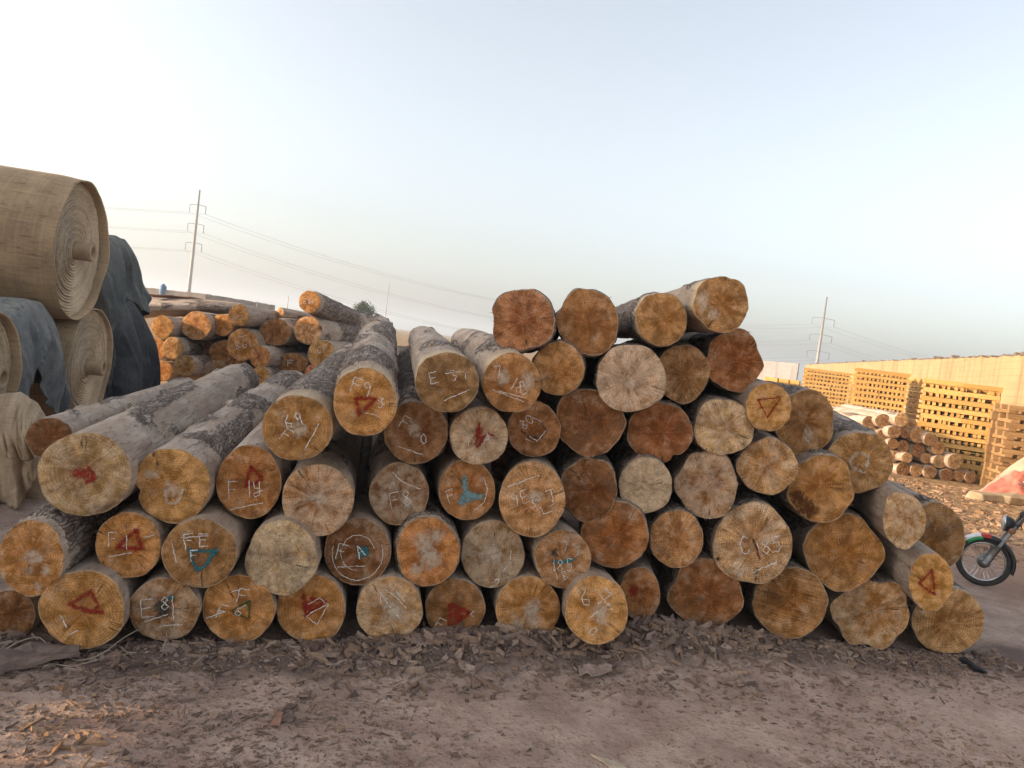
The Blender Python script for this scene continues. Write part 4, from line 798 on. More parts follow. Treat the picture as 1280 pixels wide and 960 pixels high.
def drape(name, c, prof, L, over, mat, label, seed, fold=.05, hang=(.5, .9), part='tarp', sag=.0, ov2=None):
    """cloth over a stack: prof(t) -> (b, z) cross-section for t in 0..1; hangs down over the right-hand end"""
    rs = np.random.default_rng(seed); nt = 220; t = np.linspace(0, 1, nt); pb = np.array([prof(x) for x in t]); top = pb[:, 1]
    s = np.linspace(-L, 0, 80); Sg, Tg = np.meshgrid(s, t, indexing='ij')
    B = np.broadcast_to(pb[:, 0], Sg.shape); Z = np.broadcast_to(pb[:, 1], Sg.shape)
    nrm = np.gradient(pb, axis=0); nrm = np.stack([-nrm[:, 1], nrm[:, 0]], 1); nrm /= np.linalg.norm(nrm, axis=1)[:, None]+1e-9
    if nrm[nt//2, 1] < 0: nrm = -nrm
    side = 1-sst(.0, .35, np.minimum(t, 1-t))
    rdg = lambda n_: .5-np.abs(n_-.5)*4.2
    w = fold*.55*(fbm(Tg*3+seed, Sg*.8, 0, seed, 3)-.5)*2+fold*.9*side*rdg(fbm(Sg*2.6+seed, Tg*2.2, 0, seed+1, 2))+fold*.25*rdg(fbm(Sg*3+Tg*7, Tg*4-Sg*2, seed, seed+2, 2))*(1-side)
    rows = [np.stack([Sg, B+nrm[:, 0]*w, Z+nrm[:, 1]*w], -1)]
    hl = hang[0]+(hang[1]-hang[0])*sst(.25, .75, vn(t*4.5+seed, 0*t, 0, seed+3))+.06*(vn(t*19+seed, 0*t, 0, seed+4)-.5)
    prev = rows[0][-1]
    for i, f in enumerate(np.linspace(0, 1, 44)[1:]):
        bulge = over*(1-math.exp(-f*4)); g_ = min(1, f*1.7+.06)
        fo = fold*1.9*g_*rdg(fbm(t*8+seed+.5*f, 0*t+f*.5, 0, seed+6, 2))+fold*.7*g_*rdg(fbm(t*19+seed-.8*f, 0*t+f*.9, 0, seed+8, 2))+fold*.3*(fbm(t*8, 0*t+f*5, seed, seed+7, 2)-.5)
        drop = f*hl; z = prev[:, 2]-drop
        cr = (pb[:, 0]-pb[:, 0].mean()); bb = prev[:, 1]-cr*.18*f+.05*(vn(t*6+seed, 0*t+f*2, 0, seed+9)-.5)*f*2
        rows.append(np.stack([bulge+fo, bb, np.maximum(z, -c[2]+.03+.02*np.abs(fo))], -1)[None])
    V = np.concatenate([rows[0]]+rows[1:], 0)
    me = grid_mesh(name, V); u = np.linspace(0, 1, V.shape[0])*(L+1)
    attr(me, 'w', np.stack([np.broadcast_to(u[:, None], V.shape[:2]), np.broadcast_to(t*4, V.shape[:2]), 0*V[..., 0]], -1), 'FLOAT_VECTOR')
    o = link(name, me, mat, None, True); Mx = Matrix(np.stack([AXR, AXB, UPV], 1).tolist()).to_4x4(); Mx.translation = Vector(c); o.matrix_world = Mx
    sm = o.modifiers.new('cloth thickness', 'SOLIDIFY'); sm.thickness = .006
    return tag(o, label, 'tarp')
def arch(R, z0, q=.0):
    def f(t):
        a = math.pi*(1.06-1.12*t); return (R*math.cos(a), max(R*math.sin(a), -.15))
    return f
def boxprof(w, h, r):
    def f(t):
        per = [h-r, math.pi/2*r, w-2*r, math.pi/2*r, h-r]; s = t*sum(per)
        if s < per[0]: return (-w/2, s)
        s -= per[0]
        if s < per[1]: a = math.pi-s/r; return (-w/2+r+r*math.cos(a), h-r+r*math.sin(a))
        s -= per[1]
        if s < per[2]: return (-w/2+r+s, h+.0)
        s -= per[2]
        if s < per[3]: a = math.pi/2-s/r; return (w/2-r+r*math.cos(a), h-r+r*math.sin(a))
        s -= per[3]; return (w/2, h-r-s)
    return f
drape('grey_tarp', rC-AXR*.30, arch(.815, 0), 2.8, .16, M['tarp_grey'], 'grey-blue tarp over a cloth roll below the huge roll, its corner hanging in folds', 3, .07, (.55, 1.05))
tB = P(172, 300, 11.3); zt = tB[2]
drape('dark_tarp', np.array([*(tB-AXR*.25)[:2], 0.0]), boxprof(1.75, zt, .72), 2.6, .28, M['tarp_dark'], 'tall dark blue-grey tarp covering the pile behind the huge roll', 8, .10, (.9, 1.5))
drape('black_tarp', np.array([*(tB-AXR*.18)[:2], 0.0]), boxprof(1.64, zt-.75, .5), 2.4, .52, M['tarp_black'], 'ragged black tarp hanging below the tall dark tarp, down to the grey logs', 12, .12, (1.2, 2.0))
drape('blue_sheet', np.array([*(tB-AXR*.10-AXB*.62)[:2], 0.0]), boxprof(.22, zt-1.35, .1), 2.0, .10, M['tarp_blue'], 'strip of bright blue plastic sheet at the foot of the tall dark tarp', 15, .04, (.8, 1.2))
# crates of goods the tall tarp rests on
b = MB(); b.box((-1.45, 0, (zt-.2)/2), (2.2, 1.3, zt-.2), None, .01); o = b.obj('covered_bale', M['sack'], None, False, (*(tB-AXR*.25)[:2], 0), .12); o.rotation_euler.z = R_(10); tag(o, 'bale hidden under the tall dark tarp', 'bale')
# sacking that hangs from and lies below the nearest roll
def crumple(name, c, size, mat, label, cat, seed, amp=.35, parent=None, cone=False):
    n, m = 64, 40; th = np.linspace(0, math.pi*.5, m); ph = np.arange(n)*2*math.pi/n; T_, Ph = np.meshgrid(th, ph, indexing='ij')
    x, y, z = np.sin(T_)*np.cos(Ph), np.sin(T_)*np.sin(Ph), np.cos(T_)
    r = 1+amp*(fbm(x*2.2+seed, y*2.2, z*1.3, seed, 4)-.5)*2+.16*np.abs(fbm(x*5, y*5+seed, z*2, seed+2, 3)-.5)*2*amp*2
    if cone: q = T_/(math.pi*.5); x, y, z = q*np.cos(Ph), q*np.sin(Ph), (1-q)**.85
    V = np.stack([x*r*size[0], y*r*size[1], z*r*size[2]], -1); V[-1, :, 2] = -.02
    me = grid_mesh(name, V, True); attr(me, 'w', np.stack([V[..., 0]*1.0, V[..., 2]+V[..., 1], 0*V[..., 0]], -1), 'FLOAT_VECTOR')
    o = link(name, me, mat, parent, True, c); return tag(o, label, cat) if label else o
# sacking draped from the nearest roll to the ground: a curtain of folds
def curtain(name, px_top, px_bot, d, mat, label, seed, fold=.07):
    pt = np.array([P(x, y, dd) for (x, y), dd in zip(px_top, d)]); pb = np.array([P(x, y, dd-.15) for (x, y), dd in zip(px_bot, d)])
    n, m = 70, 44; tt = np.linspace(0, len(pt)-1, n); I = lambda p: np.stack([np.interp(tt, np.arange(len(p)), p[:, i]) for i in range(3)], 1)
    a, b_ = I(pt), I(pb); f = np.linspace(0, 1, m)[:, None, None]; V = a[None]*(1-f)+b_[None]*f; V = V+np.array([0, -.10, 0])*np.sin(f*math.pi)
    fo = fold*(fbm(tt[None, :]*2.4+seed+f[..., 0]*.7, f[..., 0]*.9, 0, seed, 3)-.5)*3.4*(.3+f[..., 0])+fold*.5*(.5-np.abs(fbm(tt[None, :]*3.5-f[..., 0]*1.5, f[..., 0]*1.6+seed, 0, seed+1, 2)-.5)*4)*f[..., 0]
    V = V+fo[..., None]*np.array([.45, -.9, 0]); g = gz(V[..., 0], V[..., 1]); V[..., 2] = np.maximum(V[..., 2], g+.02)
    c = V.reshape(-1, 3).mean(0); me = grid_mesh(name, V-c); attr(me, 'w', np.stack([np.broadcast_to(tt[None, :]*.3, fo.shape), np.broadcast_to(f[..., 0]*1.2, fo.shape), 0*fo], -1), 'FLOAT_VECTOR')
    o = link(name, me, mat, None, True, c); sm = o.modifiers.new('cloth thickness', 'SOLIDIFY'); sm.thickness = .008; tag(o, label, 'sacking', 'tan sacking at the left edge')
curtain('tan_sacking', [(-70, 510), (-10, 500), (26, 504), (60, 534)], [(-70, 640), (-8, 655), (24, 632), (52, 588)], [6.7, 6.6, 6.5, 6.55], M['sack'], 'long lower fold of tan sacking hanging below the nearest cloth roll', 5, .12)
curtain('tan_sacking', [(-4, 494), (26, 490), (46, 504), (63, 532)], [(-4, 566), (24, 578), (44, 576), (64, 542)], [6.3, 6.25, 6.25, 6.3], M['sack'], 'short upper flap of tan sacking beside the core pipe of the nearest roll', 9, .09)
c = P(25, 640, 6.9); crumple('sack_bundle', (c[0]-.25, c[1]+.1, float(gz(c[0], c[1]))), (.75, .45, .62), M['sack'], 'tan sack bundle on the ground below the nearest cloth roll', 'sack', 4, .25)

# ------------------------------------------------------------------ walls
def wall(name, pts, label, mat, thick=.2, cope=None):
    """pts: (x, y, z_top); top edge slightly broken"""
    pts = np.array(pts, float); t = thing(name, label, 'wall', (pts[0, 0], pts[0, 1], 0)); b = MB(); cb = MB(); W = []; rs = np.random.default_rng(len(label))
    u0_ = 0.0
    for p, q in zip(pts[:-1], pts[1:]):
        d = q-p; l = math.hypot(d[0], d[1]); k = max(2, int(l/.42)); nn = np.array([-d[1], d[0]])/l*thick/2
        for i in range(k):
            f0, f1 = i/k, (i+1)/k; z0 = p[2]+d[2]*f0+rs.normal(0, .012); z1 = z0+d[2]/k
            a0, a1 = p[:2]+d[:2]*f0, p[:2]+d[:2]*f1; gl = float(gz(*a0))-.3; gl = min(gl, 0)
            v = [(*(a0+nn), gl), (*(a1+nn), gl), (*(a1-nn), gl), (*(a0-nn), gl), (*(a0+nn), z0), (*(a1+nn), z1), (*(a1-nn), z1), (*(a0-nn), z0)]
            b.add(np.array(v)-[pts[0, 0], pts[0, 1], 0], [(3, 2, 1, 0), (4, 5, 6, 7), (0, 1, 5, 4), (2, 3, 7, 6), (1, 2, 6, 5), (3, 0, 4, 7)])
            W += [(u0_+l*(f0 if j in (0, 3, 4, 7) else f1), v[j][2], 0) for j in range(8)]
            if cope and rs.random() < cope:
                hh = rs.uniform(.02, .05) if rs.random() < .88 else rs.uniform(.06, .14); c = (a0+a1)/2-pts[0, :2]
                cb.box((*c, (z0+z1)/2+hh/2), (l/k*rs.uniform(.7, 1.1), thick*1.15, hh), [[d[0]/l, -d[1]/l, 0], [d[1]/l, d[0]/l, 0], [0, 0, 1]], .012)
        u0_ += l
    o = b.obj('block_courses', mat, t); attr(o.data, 'w', W, 'FLOAT_VECTOR')
    if cb.n: cb.obj('broken_coping', M['coping'], t)
    return t
wall('boundary_wall', [(10.6, 11.4, 3.35), (13.6, 19.4, 3.44), (20.4, 38, 3.86), (31.6, 84, 3.85)], 'long sunlit yellow block wall with a broken top edge behind the plank stacks', M['wall'], .22, .85)
wall('grey_wall', [(26.5, 92, 3.7), (31.5, 86, 3.9)], 'plain grey wall in shade beyond the far end of the yellow block wall', M['greywall'])
wall('far_wall', [(-40, 66, 2.3), (-27, 66, 2.62), (-23, 72, 2.5)], 'low pale wall in the distance behind the back log stack', M['roofgrey'])
b = MB(); c = at_y(203, 368, 66); b.tube([(0, 0, 0), (0, 0, .1), (0, 0, .65), (0, 0, .78), (0, 0, .82)], [.26, .28, .28, .2, .08], 16)
b.tube([(0, 0, .82), (0, 0, .9)], [.12, .12], 12); o = b.obj('water_tank', M['blueplastic'], None, True, c); tag(o, 'small blue water tank above the far low wall behind the dark tarp', 'tank')
# sheet of rusty reinforcing rods laid over the back stack
b = MB(); p0, p1 = at_y(190, 369, 13.1), at_y(288, 379, 13.9)
for k in range(9):
    o_ = np.array([0, .035*k-.14, .008*math.sin(k*2.1)]); b.tube(np.linspace(p0, p1, 5)-p0+o_+RNG.normal(0, .01, (5, 3)), .014, 5)
tag(b.obj('rod_bundle', M['rust'], None, False, p0), 'bundle of thin rusty rods lying over the back log stack', 'rods')
# tall plain shed added out of view left of the yard to shade the foreground
st = thing('shade_shed', 'tall unseen grey block shed added to shade the yard from the left', 'shed', (-9.5, 0, 0)); b = MB(); W = []
def slab(x, y, z, sx, sy, sz):
    b.box((x+9.5, y, z), (sx, sy, sz)); v = b.v[-1]; W.extend([(p[1], p[2], 0) for p in v])
HS = 6.4
slab(-9.5, .4, HS/2, .3, 1.8, HS); slab(-9.5, 4.55, HS/2, .3, 4.9, HS)             # y -.5..1.3 and 2.1..7.0
slab(-9.5, 1.7, .72, .3, .8, 1.44); slab(-9.5, 1.7, 4.28, .3, .8, 4.24)                # opening added between them to let a patch of sun through
slab(-13, 6.85, HS/2, 6.7, .3, HS); slab(-13, -.35, HS/2, 6.7, .3, HS)
o = b.obj('wall', M['greywall'], st); attr(o.data, 'w', W, 'FLOAT_VECTOR')
b = MB(); b.box((-3.5, 3.25, HS+.1), (7.4, 7.9, .2)); b.obj('roof', M['coping'], st)
b = MB()
for k in range(3): b.box((0, 1.52+.18*k, 1.80), (.06, .05, .715))
for z in (1.66, 1.95): b.box((.05, 1.7, z), (.03, .79, .03))
b.obj('sun_patch_grille', M['blackpaint'], st)  # bars added to break up the sun patch

# ------------------------------------------------------------------ crib-stacked planks
def crib(c, face, W, H, D, layers, n_end, mat, labels, single=None, lean=0.0):
    """c: front-left foot; face: unit vector along the front; planks laid crosswise, layer on layer"""
    face = np.array(face)/np.linalg.norm(face); back = np.array([-face[1], face[0]]); rot = [[face[0], back[0], 0], [face[1], back[1], 0], [0, 0, 1]]
    h = H/(2*layers); rs = np.random.default_rng(int(c[0]*100)); big = MB(); meshes = {}
    def plank(x, y, z, sx, sy, sz, kind, shape=''):
        x += lean*z+rs.normal(0, .012); ctr = np.array([c[0], c[1], 0])+np.array([*(face*x+back*y), c[2]+z])
        if single: big.box(ctr, (sx, sy, sz), rot, .003); return
        key = (kind, shape or rs.integers(4))
        if key not in meshes:
            b_ = MB(); b_.box((0, 0, 0), (sx, sy, sz), None, .004); o = b_.obj('plank', mat, None, False, ctr); meshes[key] = o.data
        else: o = bpy.data.objects.new('plank', meshes[key]); COL.objects.link(o); o.location = ctr
        o.rotation_euler.z = math.atan2(face[1], face[0])+rs.normal(0, .012); tag(o, labels[kind], 'plank', labels[kind+2])
    for i in range(layers):
        z = (2*i)*h; he, hl = h*.80, h*1.20
        for j in range(n_end):
            x = (j+.5)*W/n_end+rs.normal(0, .015)
            plank(x, (D-.14)/2+rs.normal(0, .02), z+he/2, W/n_end*rs.uniform(.46, .62), D-.14, he*.97, 0)
        plank(W/2, D-.06, z+h*.98, W, .10, h*1.92, 1, 'rear')
        for y in (.06, D*.5):
            if rs.random() < .6 or y > .1: plank(W/2+rs.normal(0, .012), y, z+he+hl/2, W*rs.uniform(.98, 1.03), .11, hl*rs.uniform(.80, .95), 1)
            else: s_ = rs.uniform(.35, .65); plank(W*s_/2, y, z+he+hl/2, W*s_*.98, .11, hl*.9, 1, f'a{i}{y}'); plank(W*(1+s_)/2, y, z+he+hl/2, W*(1-s_)*.98, .11, hl*.85, 1, f'b{i}{y}')
    if single:
        o = big.obj('stacked_planks', mat); tag(o, single, 'planks', kind='stuff')
    return
pL = at_y(1136, 600, 19.6); pR = at_y(1236, 600, 18.7)
crib((pL[0], pL[1], 0), (pR-pL)[:2], float(np.linalg.norm((pR-pL)[:2])), 2.42, 1.15, 11, 13, M['plank'],
     ['sawn plank laid end-on in the tallest sunlit plank stack', 'sawn plank laid lengthwise in the tallest sunlit plank stack',
      'end-on planks of the tallest sunlit stack', 'lengthwise planks of the tallest sunlit stack'], lean=-.01)
qL = at_y(1246, 600, 17.6); qR = at_y(1300, 600, 16.8)
crib((qL[0], qL[1], 0), (.98, -.2), float(np.linalg.norm((qR-qL)[:2])), 2.02, .9, 10, 3, M['plank_shade'],
     ['plank laid end-on in the duller right-edge plank stack', 'plank laid lengthwise in the duller right-edge plank stack',
      'end-on planks of the duller right-edge stack', 'lengthwise planks of the duller right-edge stack'])
def far_crib(x0, x1, y, ztop, layers, n_end, label):
    a, b_ = at_y(x0, 500, y), at_y(x1, 500, y-.8); g = float(gz(a[0], a[1]))-.02
    crib((a[0], a[1], g), (b_-a)[:2], float(np.linalg.norm((b_-a)[:2])), ztop-g, 1.6, layers, n_end, M['plank'], None, label)
far_crib(1064, 1133, 34, 2.86, 10, 13, 'middle sunlit stack of sawn planks against the block wall')
far_crib(1001, 1060, 46, 2.80, 9, 13, 'farthest sunlit stack of sawn planks, left of the middle one')
far_crib(1060, 1070, 48, 2.70, 9, 2, 'recessed dull end of the farthest plank stack')
far_crib(1133, 1146, 35.2, 2.75, 10, 3, 'recessed dull end of the middle plank stack')
far_crib(952, 968, 40, 1.95, 3, 4, 'low stack of planks just showing behind the reddish top logs')
# cloth heap and blocks at the right edge
ch = at_y(1330, 606, 16.4); ch[2] = 0
t = thing('cloth_heap', 'heap of pale and pinkish-red cloth at the right edge beside the plank stack', 'cloth heap', ch)
crumple('pale_cloth', (0, .2, 0), (1.55, 1.0, 1.45), M['palecloth'], None, None, 3, .12, t, True); crumple('pink_cloth', (-1.05, -.35, 0), (.85, .45, .72), M['pink'], None, None, 6, .30, t, True)
for (x, y, w_, lab) in ((1240, 604, .75, 'pale concrete block lying left of the cloth heap'), (1268, 610, .6, 'pale concrete block lying in front of the cloth heap')):
    c = at_y(x, y, 15.6); b = MB(); b.box((0, 0, .08), (w_, .35, .17), None, .03); o = b.obj('concrete_block', M['concrete'], None, False, (c[0], c[1], 0), .03); o.rotation_euler.z = .25; tag(o, lab, 'block', 'concrete blocks by the cloth heap')

# ------------------------------------------------------------------ power poles and their cables
def pole(px, py_top, d, label, arms, span, thick):
    top = P(px, py_top, d); base = np.array([top[0], top[1], -.2]); H = top[2]; t = thing('power_pole', label, 'power pole', base, None, 'steel power poles'); b = MB()
    b.tube([(0, 0, 0), (0, 0, H*.5), (0, 0, H)], [thick, thick*.75, thick*.33], 10); b.obj('mast', M['steel'], t, True)
    att = []
    for (ap, s) in arms:
        z = P(px, ap, d)[2]-base[2]; b = MB(); b.tube([(-s, -.2, z), (0, 0, z+.18), (s, .2, z)], .06, 6); o = b.obj('crossarm', M['steel'], t)
        for k in (-1, 1):
            b = MB(); b.tube([(k*s, k*.2, z), (k*s, k*.2, z-1.5)], [.06, .06], 6)
            for q in range(5): b.ball((k*s, k*.2, z-.3-.25*q), .12, 8, 5, (1, 1, .5))
            b.obj('insulator', M['insul'], o); att.append(base+[k*s, k*.2, z-1.5])
    return att
a1 = pole(250, 236, 150, 'tall steel power pole behind the dark tarp, left of the stacks', [(257, 1.5), (281, 1.5), (305, 1.5)], 1.5, .42)
a2 = pole(1034, 370, 175, 'steel power pole with long crossarms behind the far end of the yellow wall', [(399, 2.6), (420, 2.6), (441, 2.6)], 2, .42)
def cable(p, q, sag, label):
    t_ = np.linspace(0, 1, 40)[:, None]; v = p*(1-t_)+q*t_; v[:, 2] -= sag*4*(t_[:, 0]*(1-t_[:, 0])); b = MB(); b.tube(v-p, .022, 4); tag(b.obj('power_cable', M['wire'], None, False, p), label, 'cable', 'power cables')
lv = ['top', 'middle', 'lowest']
for i in range(6):
    s = ('near ', 'far ')[i % 2]; l = lv[i//2]
    cable(a1[i], a2[i], 7.0, f'{l} {s}cable slung between the two power poles')
    cable(a1[i], a1[i]+np.array([-90, 4, 1.0]), 2.2, f'{l} {s}cable running left from the left power pole')
    cable(a2[i], a2[i]+np.array([120, 60, -4.0]), 3.0, f'{l} {s}cable running right from the right power pole')
for (x0, y0, x1, y1, d, lab) in ((479, 394, 487, 354, 70, 'thin bare mast rising behind the steep front logs'), (321, 384, 322, 376, 60, 'short thin rod above the back log stack'), (361, 384, 361, 369, 60, 'thin rod left of the topmost back-stack log')):
    p, q = P(x0, y0, d), P(x1, y1, d); p = np.array([q[0], q[1], 0.0]); b = MB(); b.tube([(0, 0, 0), q-p], [.05, .02], 6); tag(b.obj('thin_mast', M['steel'], None, False, p), lab, 'mast')

# ------------------------------------------------------------------ the tree far behind
tp = P(457, 387, 80); t = thing('tree', 'small dark green tree far behind the steep front logs', 'tree', (tp[0], tp[1], .7)); h = tp[2]-.7
b = MB(); b.tube([(0, 0, 0), (.05, 0, h*.5), (0, .05, h*.9)], [.16, .12, .06], 8)
for k in range(7): a = k*.9; b.tube([(0, 0, h*.55), (.6*math.cos(a), .6*math.sin(a), h*.85), (.95*math.cos(a), .95*math.sin(a), h*.95)], [.07, .04, .015], 5)
b.obj('trunk', M['twig'], t); b = MB(); rs = np.random.default_rng(5)
cl = [rs.normal(0, 1, 3)*[.62, .62, .38]+[0, 0, h] for _ in range(26)]
for _ in range(3200):
    c = cl[rs.integers(26)]+rs.normal(0, .19, 3); d = rs.normal(size=3); d /= np.linalg.norm(d); e = np.cross(d, rs.normal(size=3)); e /= np.linalg.norm(e); s = rs.uniform(.05, .11)
    b.add([c-d*s, c+e*s*.5, c+d*s, c-e*s*.5], [(0, 1, 2, 3)])
b.obj('crown', M['leaf'], t)

# ------------------------------------------------------------------ motorcycle
hub = P(1229, 704, 8.2); WR = .262; gzm = float(gz(hub[0], hub[1])); hub[2] = gzm+WR
hd = np.array([-.90, .436, 0]); lt = np.array([-.436, -.90, 0])                     # x: forward, y: towards the camera, z: up
mc = thing('motorcycle', 'dark motorcycle parked at the right edge, its front mudguard striped red, white and green', 'motorcycle', (hub[0], hub[1], gzm), np.stack([hd, lt, UPV], 1))
def spoke_wheel(x, name='wheel'):
    b = MB(); b.torus((x, 0, WR), (0, 1, 0), WR-.028, .030, 56, 10); w_ = b.obj(name, M['rubber'], mc, True)
    b = MB(); b.torus((x, 0, WR), (0, 1, 0), WR-.060, .012, 56, 8); b.obj('rim', M['chrome'], w_, True)
    b = MB(); b.tube([(x, -.055, WR), (x, -.05, WR), (x, .05, WR), (x, .055, WR)], [.03, .062, .062, .03], 20); b.tube([(x, -.08, WR), (x, .08, WR)], .014, 10); b.obj('hub', M['alloy'], w_, True)
    b = MB()
    for k in range(32):
        a = k*2*math.pi/32; a2_ = a+(.28 if k % 2 else -.28); sy = .035 if k % 4 < 2 else -.035
        b.tube([(x+.05*math.cos(a2_), sy, WR+.05*math.sin(a2_)), (x+(WR-.064)*math.cos(a), 0, WR+(WR-.064)*math.sin(a))], .0028, 5)
    b.obj('spokes', M['chrome'], w_)
spoke_wheel(0); spoke_wheel(-1.2)
def arcstrip(a0, a1, R, w_, mat, name, parent, x=0, n=26, th=.004):
    a = np.radians(np.linspace(a0, a1, n)); ys = np.array([-w_, -w_*.75, 0, w_*.75, w_]); dr = np.array([-.035, -.008, 0, -.008, -.035])
    V = np.stack([np.stack([x+(R+dr)*math.cos(q), ys, WR+(R+dr)*math.sin(q)], 1) for q in a]); b = MB(); b.grid(V); o = b.obj(name, mat, parent, True); s_ = o.modifiers.new('thickness', 'SOLIDIFY'); s_.thickness = th; return o
mg = arcstrip(48, 196, WR+.03, .062, M['blackpaint'], 'mudguard', mc)
HAZE = .0014
arcstrip(76, 96, WR+.035, .063, M['mred'], 'red_stripe', mg, n=8); 
def lip(a0, a1, rows, mat, name):
    b = MB(); b.grid(np.stack([np.stack([[(WR+.037+dr)*math.cos(q), yy, WR+(WR+.037+dr)*math.sin(q)] for yy, dr in rows]) for q in np.radians(np.linspace(a0, a1, 12))]))
    o = b.obj(name, mat, mg, True); s_ = o.modifiers.new('thickness', 'SOLIDIFY'); s_.thickness = .003
lip(47, 77, ((-.06, -.02), (-.03, .0), (.03, .0), (.055, -.008), (.0655, -.024)), M['mwhite'], 'white_stripe')
lip(46, 80, ((.0660, -.026), (.0675, -.040), (.0690, -.058)), M['mgreen'], 'green_stripe')
for sy in (-.10, .10):
    b = MB(); b.tube([(0, sy, WR), (-.105, sy, WR+.20)], .026, 12); b.tube([(-.105, sy, WR+.20), (-.31, sy, WR+.60)], .017, 12); b.ball((0, sy, WR), .034, 10, 6); b.obj('fork_leg', M['alloy'], mc, True)
b = MB(); b.box((-.24, 0, WR+.46), (.05, .26, .035), [[.84, 0, .54], [0, 1, 0], [-.54, 0, .84]]); b.box((-.305, 0, WR+.60), (.05, .26, .03), [[.84, 0, .54], [0, 1, 0], [-.54, 0, .84]]); b.obj('fork_yoke', M['blackpaint'], mc, bevel=.006)
b = MB(); th = np.linspace(0, math.pi*.52, 9); V = np.stack([np.stack([-.20-.13*np.sin(q*1.0)*np.ones(20)*0-.12*(1-math.cos(q)) if False else np.full(20, -.125-.11*math.cos(q)), .085*math.sin(q)*np.cos(np.arange(20)*2*math.pi/20), WR+.445+.085*math.sin(q)*np.sin(np.arange(20)*2*math.pi/20)], 1) for q in np.linspace(.05, 1.57, 9)])
b.grid(V, close_v=True); hl = b.obj('headlight', M['blackpaint'], mc, True)
b = MB(); b.torus((-.125, 0, WR+.445), (1, 0, 0), .084, .008, 24, 6); b.obj('rim', M['chrome'], hl, True)
b = MB(); V = np.stack([np.stack([np.full(20, -.123+.022*math.cos(q)), .08*math.sin(q)*np.cos(np.arange(20)*2*math.pi/20), WR+.445+.08*math.sin(q)*np.sin(np.arange(20)*2*math.pi/20)], 1) for q in np.linspace(.03, 1.57, 6)]); b.grid(V, close_v=True); b.obj('lens', M['lens'], hl, True)
b = MB(); b.tube([(-.29, -.36, WR+.88), (-.30, -.30, WR+.87), (-.33, -.12, WR+.64), (-.33, .12, WR+.64), (-.30, .30, WR+.87), (-.40, .36, WR+.88)], .011, 10); hb = b.obj('handlebar', M['chrome'], mc, True)
for sy in (-1, 1):
    b = MB(); b.tube([(-.29, sy*.27, WR+.85), (-.39, sy*.38, WR+.88)], .017, 10); b.obj('grip', M['seat'], hb, True)
    b = MB(); b.tube([(-.29, sy*.26, WR+.86), (-.23, sy*.30, WR+.855), (-.33, sy*.40, WR+.845)], .006, 6); b.obj('lever', M['chrome'], hb, True)
    b = MB(); b.tube([(-.32, sy*.22, WR+.76), (-.34, sy*.30, WR+.98)], .005, 6); b.ball((-.35, sy*.33, WR+1.02), .055, 10, 7, (.3, 1, .8)); b.obj('mirror', M['blackpaint'], hb, True)
    b = MB(); b.tube([(-.21, sy*.08, WR+.40), (-.19, sy*.19, WR+.40)], .008, 6); b.ball((-.18, sy*.20, WR+.40), .033, 10, 7); b.obj('indicator', M['rust'], mc, True)
for k, sy in enumerate((-.05, .05)):
    b = MB(); b.tube([(-.33, sy, WR+.61), (-.36, sy, WR+.66)], [.042, .045], 14); b.obj('gauge', M['blackpaint'], hb, True)
b = MB()
for q in ([(-.40, .08, WR+.62), (-.28, .17, WR+.48), (-.33, .10, WR+.28), (-.55, .07, WR+.20)], [(-.40, -.05, WR+.62), (-.22, .09, WR+.52), (-.14, .11, WR+.22), (-.05, .10, WR+.02)], [(-.40, .02, WR+.64), (-.26, -.08, WR+.58), (-.30, -.06, WR+.40)]):
    t_ = np.linspace(0, 3, 24); v = np.stack([np.interp(t_, range(4) if len(q) == 4 else np.linspace(0, 3, len(q)), [p[i] for p in q]) for i in range(3)], 1)
    for _ in range(3): v[1:-1] = (v[:-2]+2*v[1:-1]+v[2:])/4
    b.tube(v, .005, 5)
b.obj('control_cables', M['seat'], mc, True)
b = MB(); b.tube([(-.36, 0, WR+.52), (-.42, 0, WR+.40), (-.52, 0, WR+.05), (-.85, 0, WR+.0)], .022, 8); b.tube([(-.38, 0, WR+.50), (-.80, 0, WR+.40), (-1.35, 0, WR+.42)], .022, 8); b.tube([(-.80, 0, WR+.40), (-.88, 0, WR+.0), (-1.2, .09, WR)], .02, 8); b.obj('frame', M['blackpaint'], mc, True)
V = []
for f, wy, zt_, zb_ in ((0, .05, .60, .46), (.12, .11, .64, .40), (.35, .125, .645, .40), (.7, .10, .60, .42), (1, .05, .53, .45)):
    a = np.arange(20)*2*math.pi/20; V.append(np.stack([np.full(20, -.42-.46*f), wy*np.cos(a), WR+(zt_+zb_)/2-.02+(zt_-zb_)/2*np.sin(a)], 1))
b = MB(); V = np.array(V); V = np.concatenate([V[:1]*0+V[:1].mean(1, keepdims=True), V, V[-1:]*0+V[-1:].mean(1, keepdims=True)]); b.grid(V, close_v=True); tk = b.obj('fuel_tank', M['tank'], mc, True); s_ = tk.modifiers.new('smooth', 'SUBSURF'); s_.render_levels = 2
b = MB(); b.box((-1.15, 0, WR+.50), (.62, .22, .09)); b.obj('seat', M['seat'], mc, True, bevel=.035)
b = MB(); b.box((-.62, 0, WR+.02), (.30, .20, .20)); b.tube([(-.58, 0, WR+.10), (-.40, 0, WR+.22)], [.085, .075], 12)
for k in range(7): b.tube([(-.555+.024*k, 0, WR+.115+.016*k), (-.549+.024*k, 0, WR+.119+.016*k)], .10, 14)
b.tube([(-.62, .09, WR), (-.62, .14, WR)], [.09, .075], 16); b.obj('engine', M['alloy'], mc, bevel=.012)
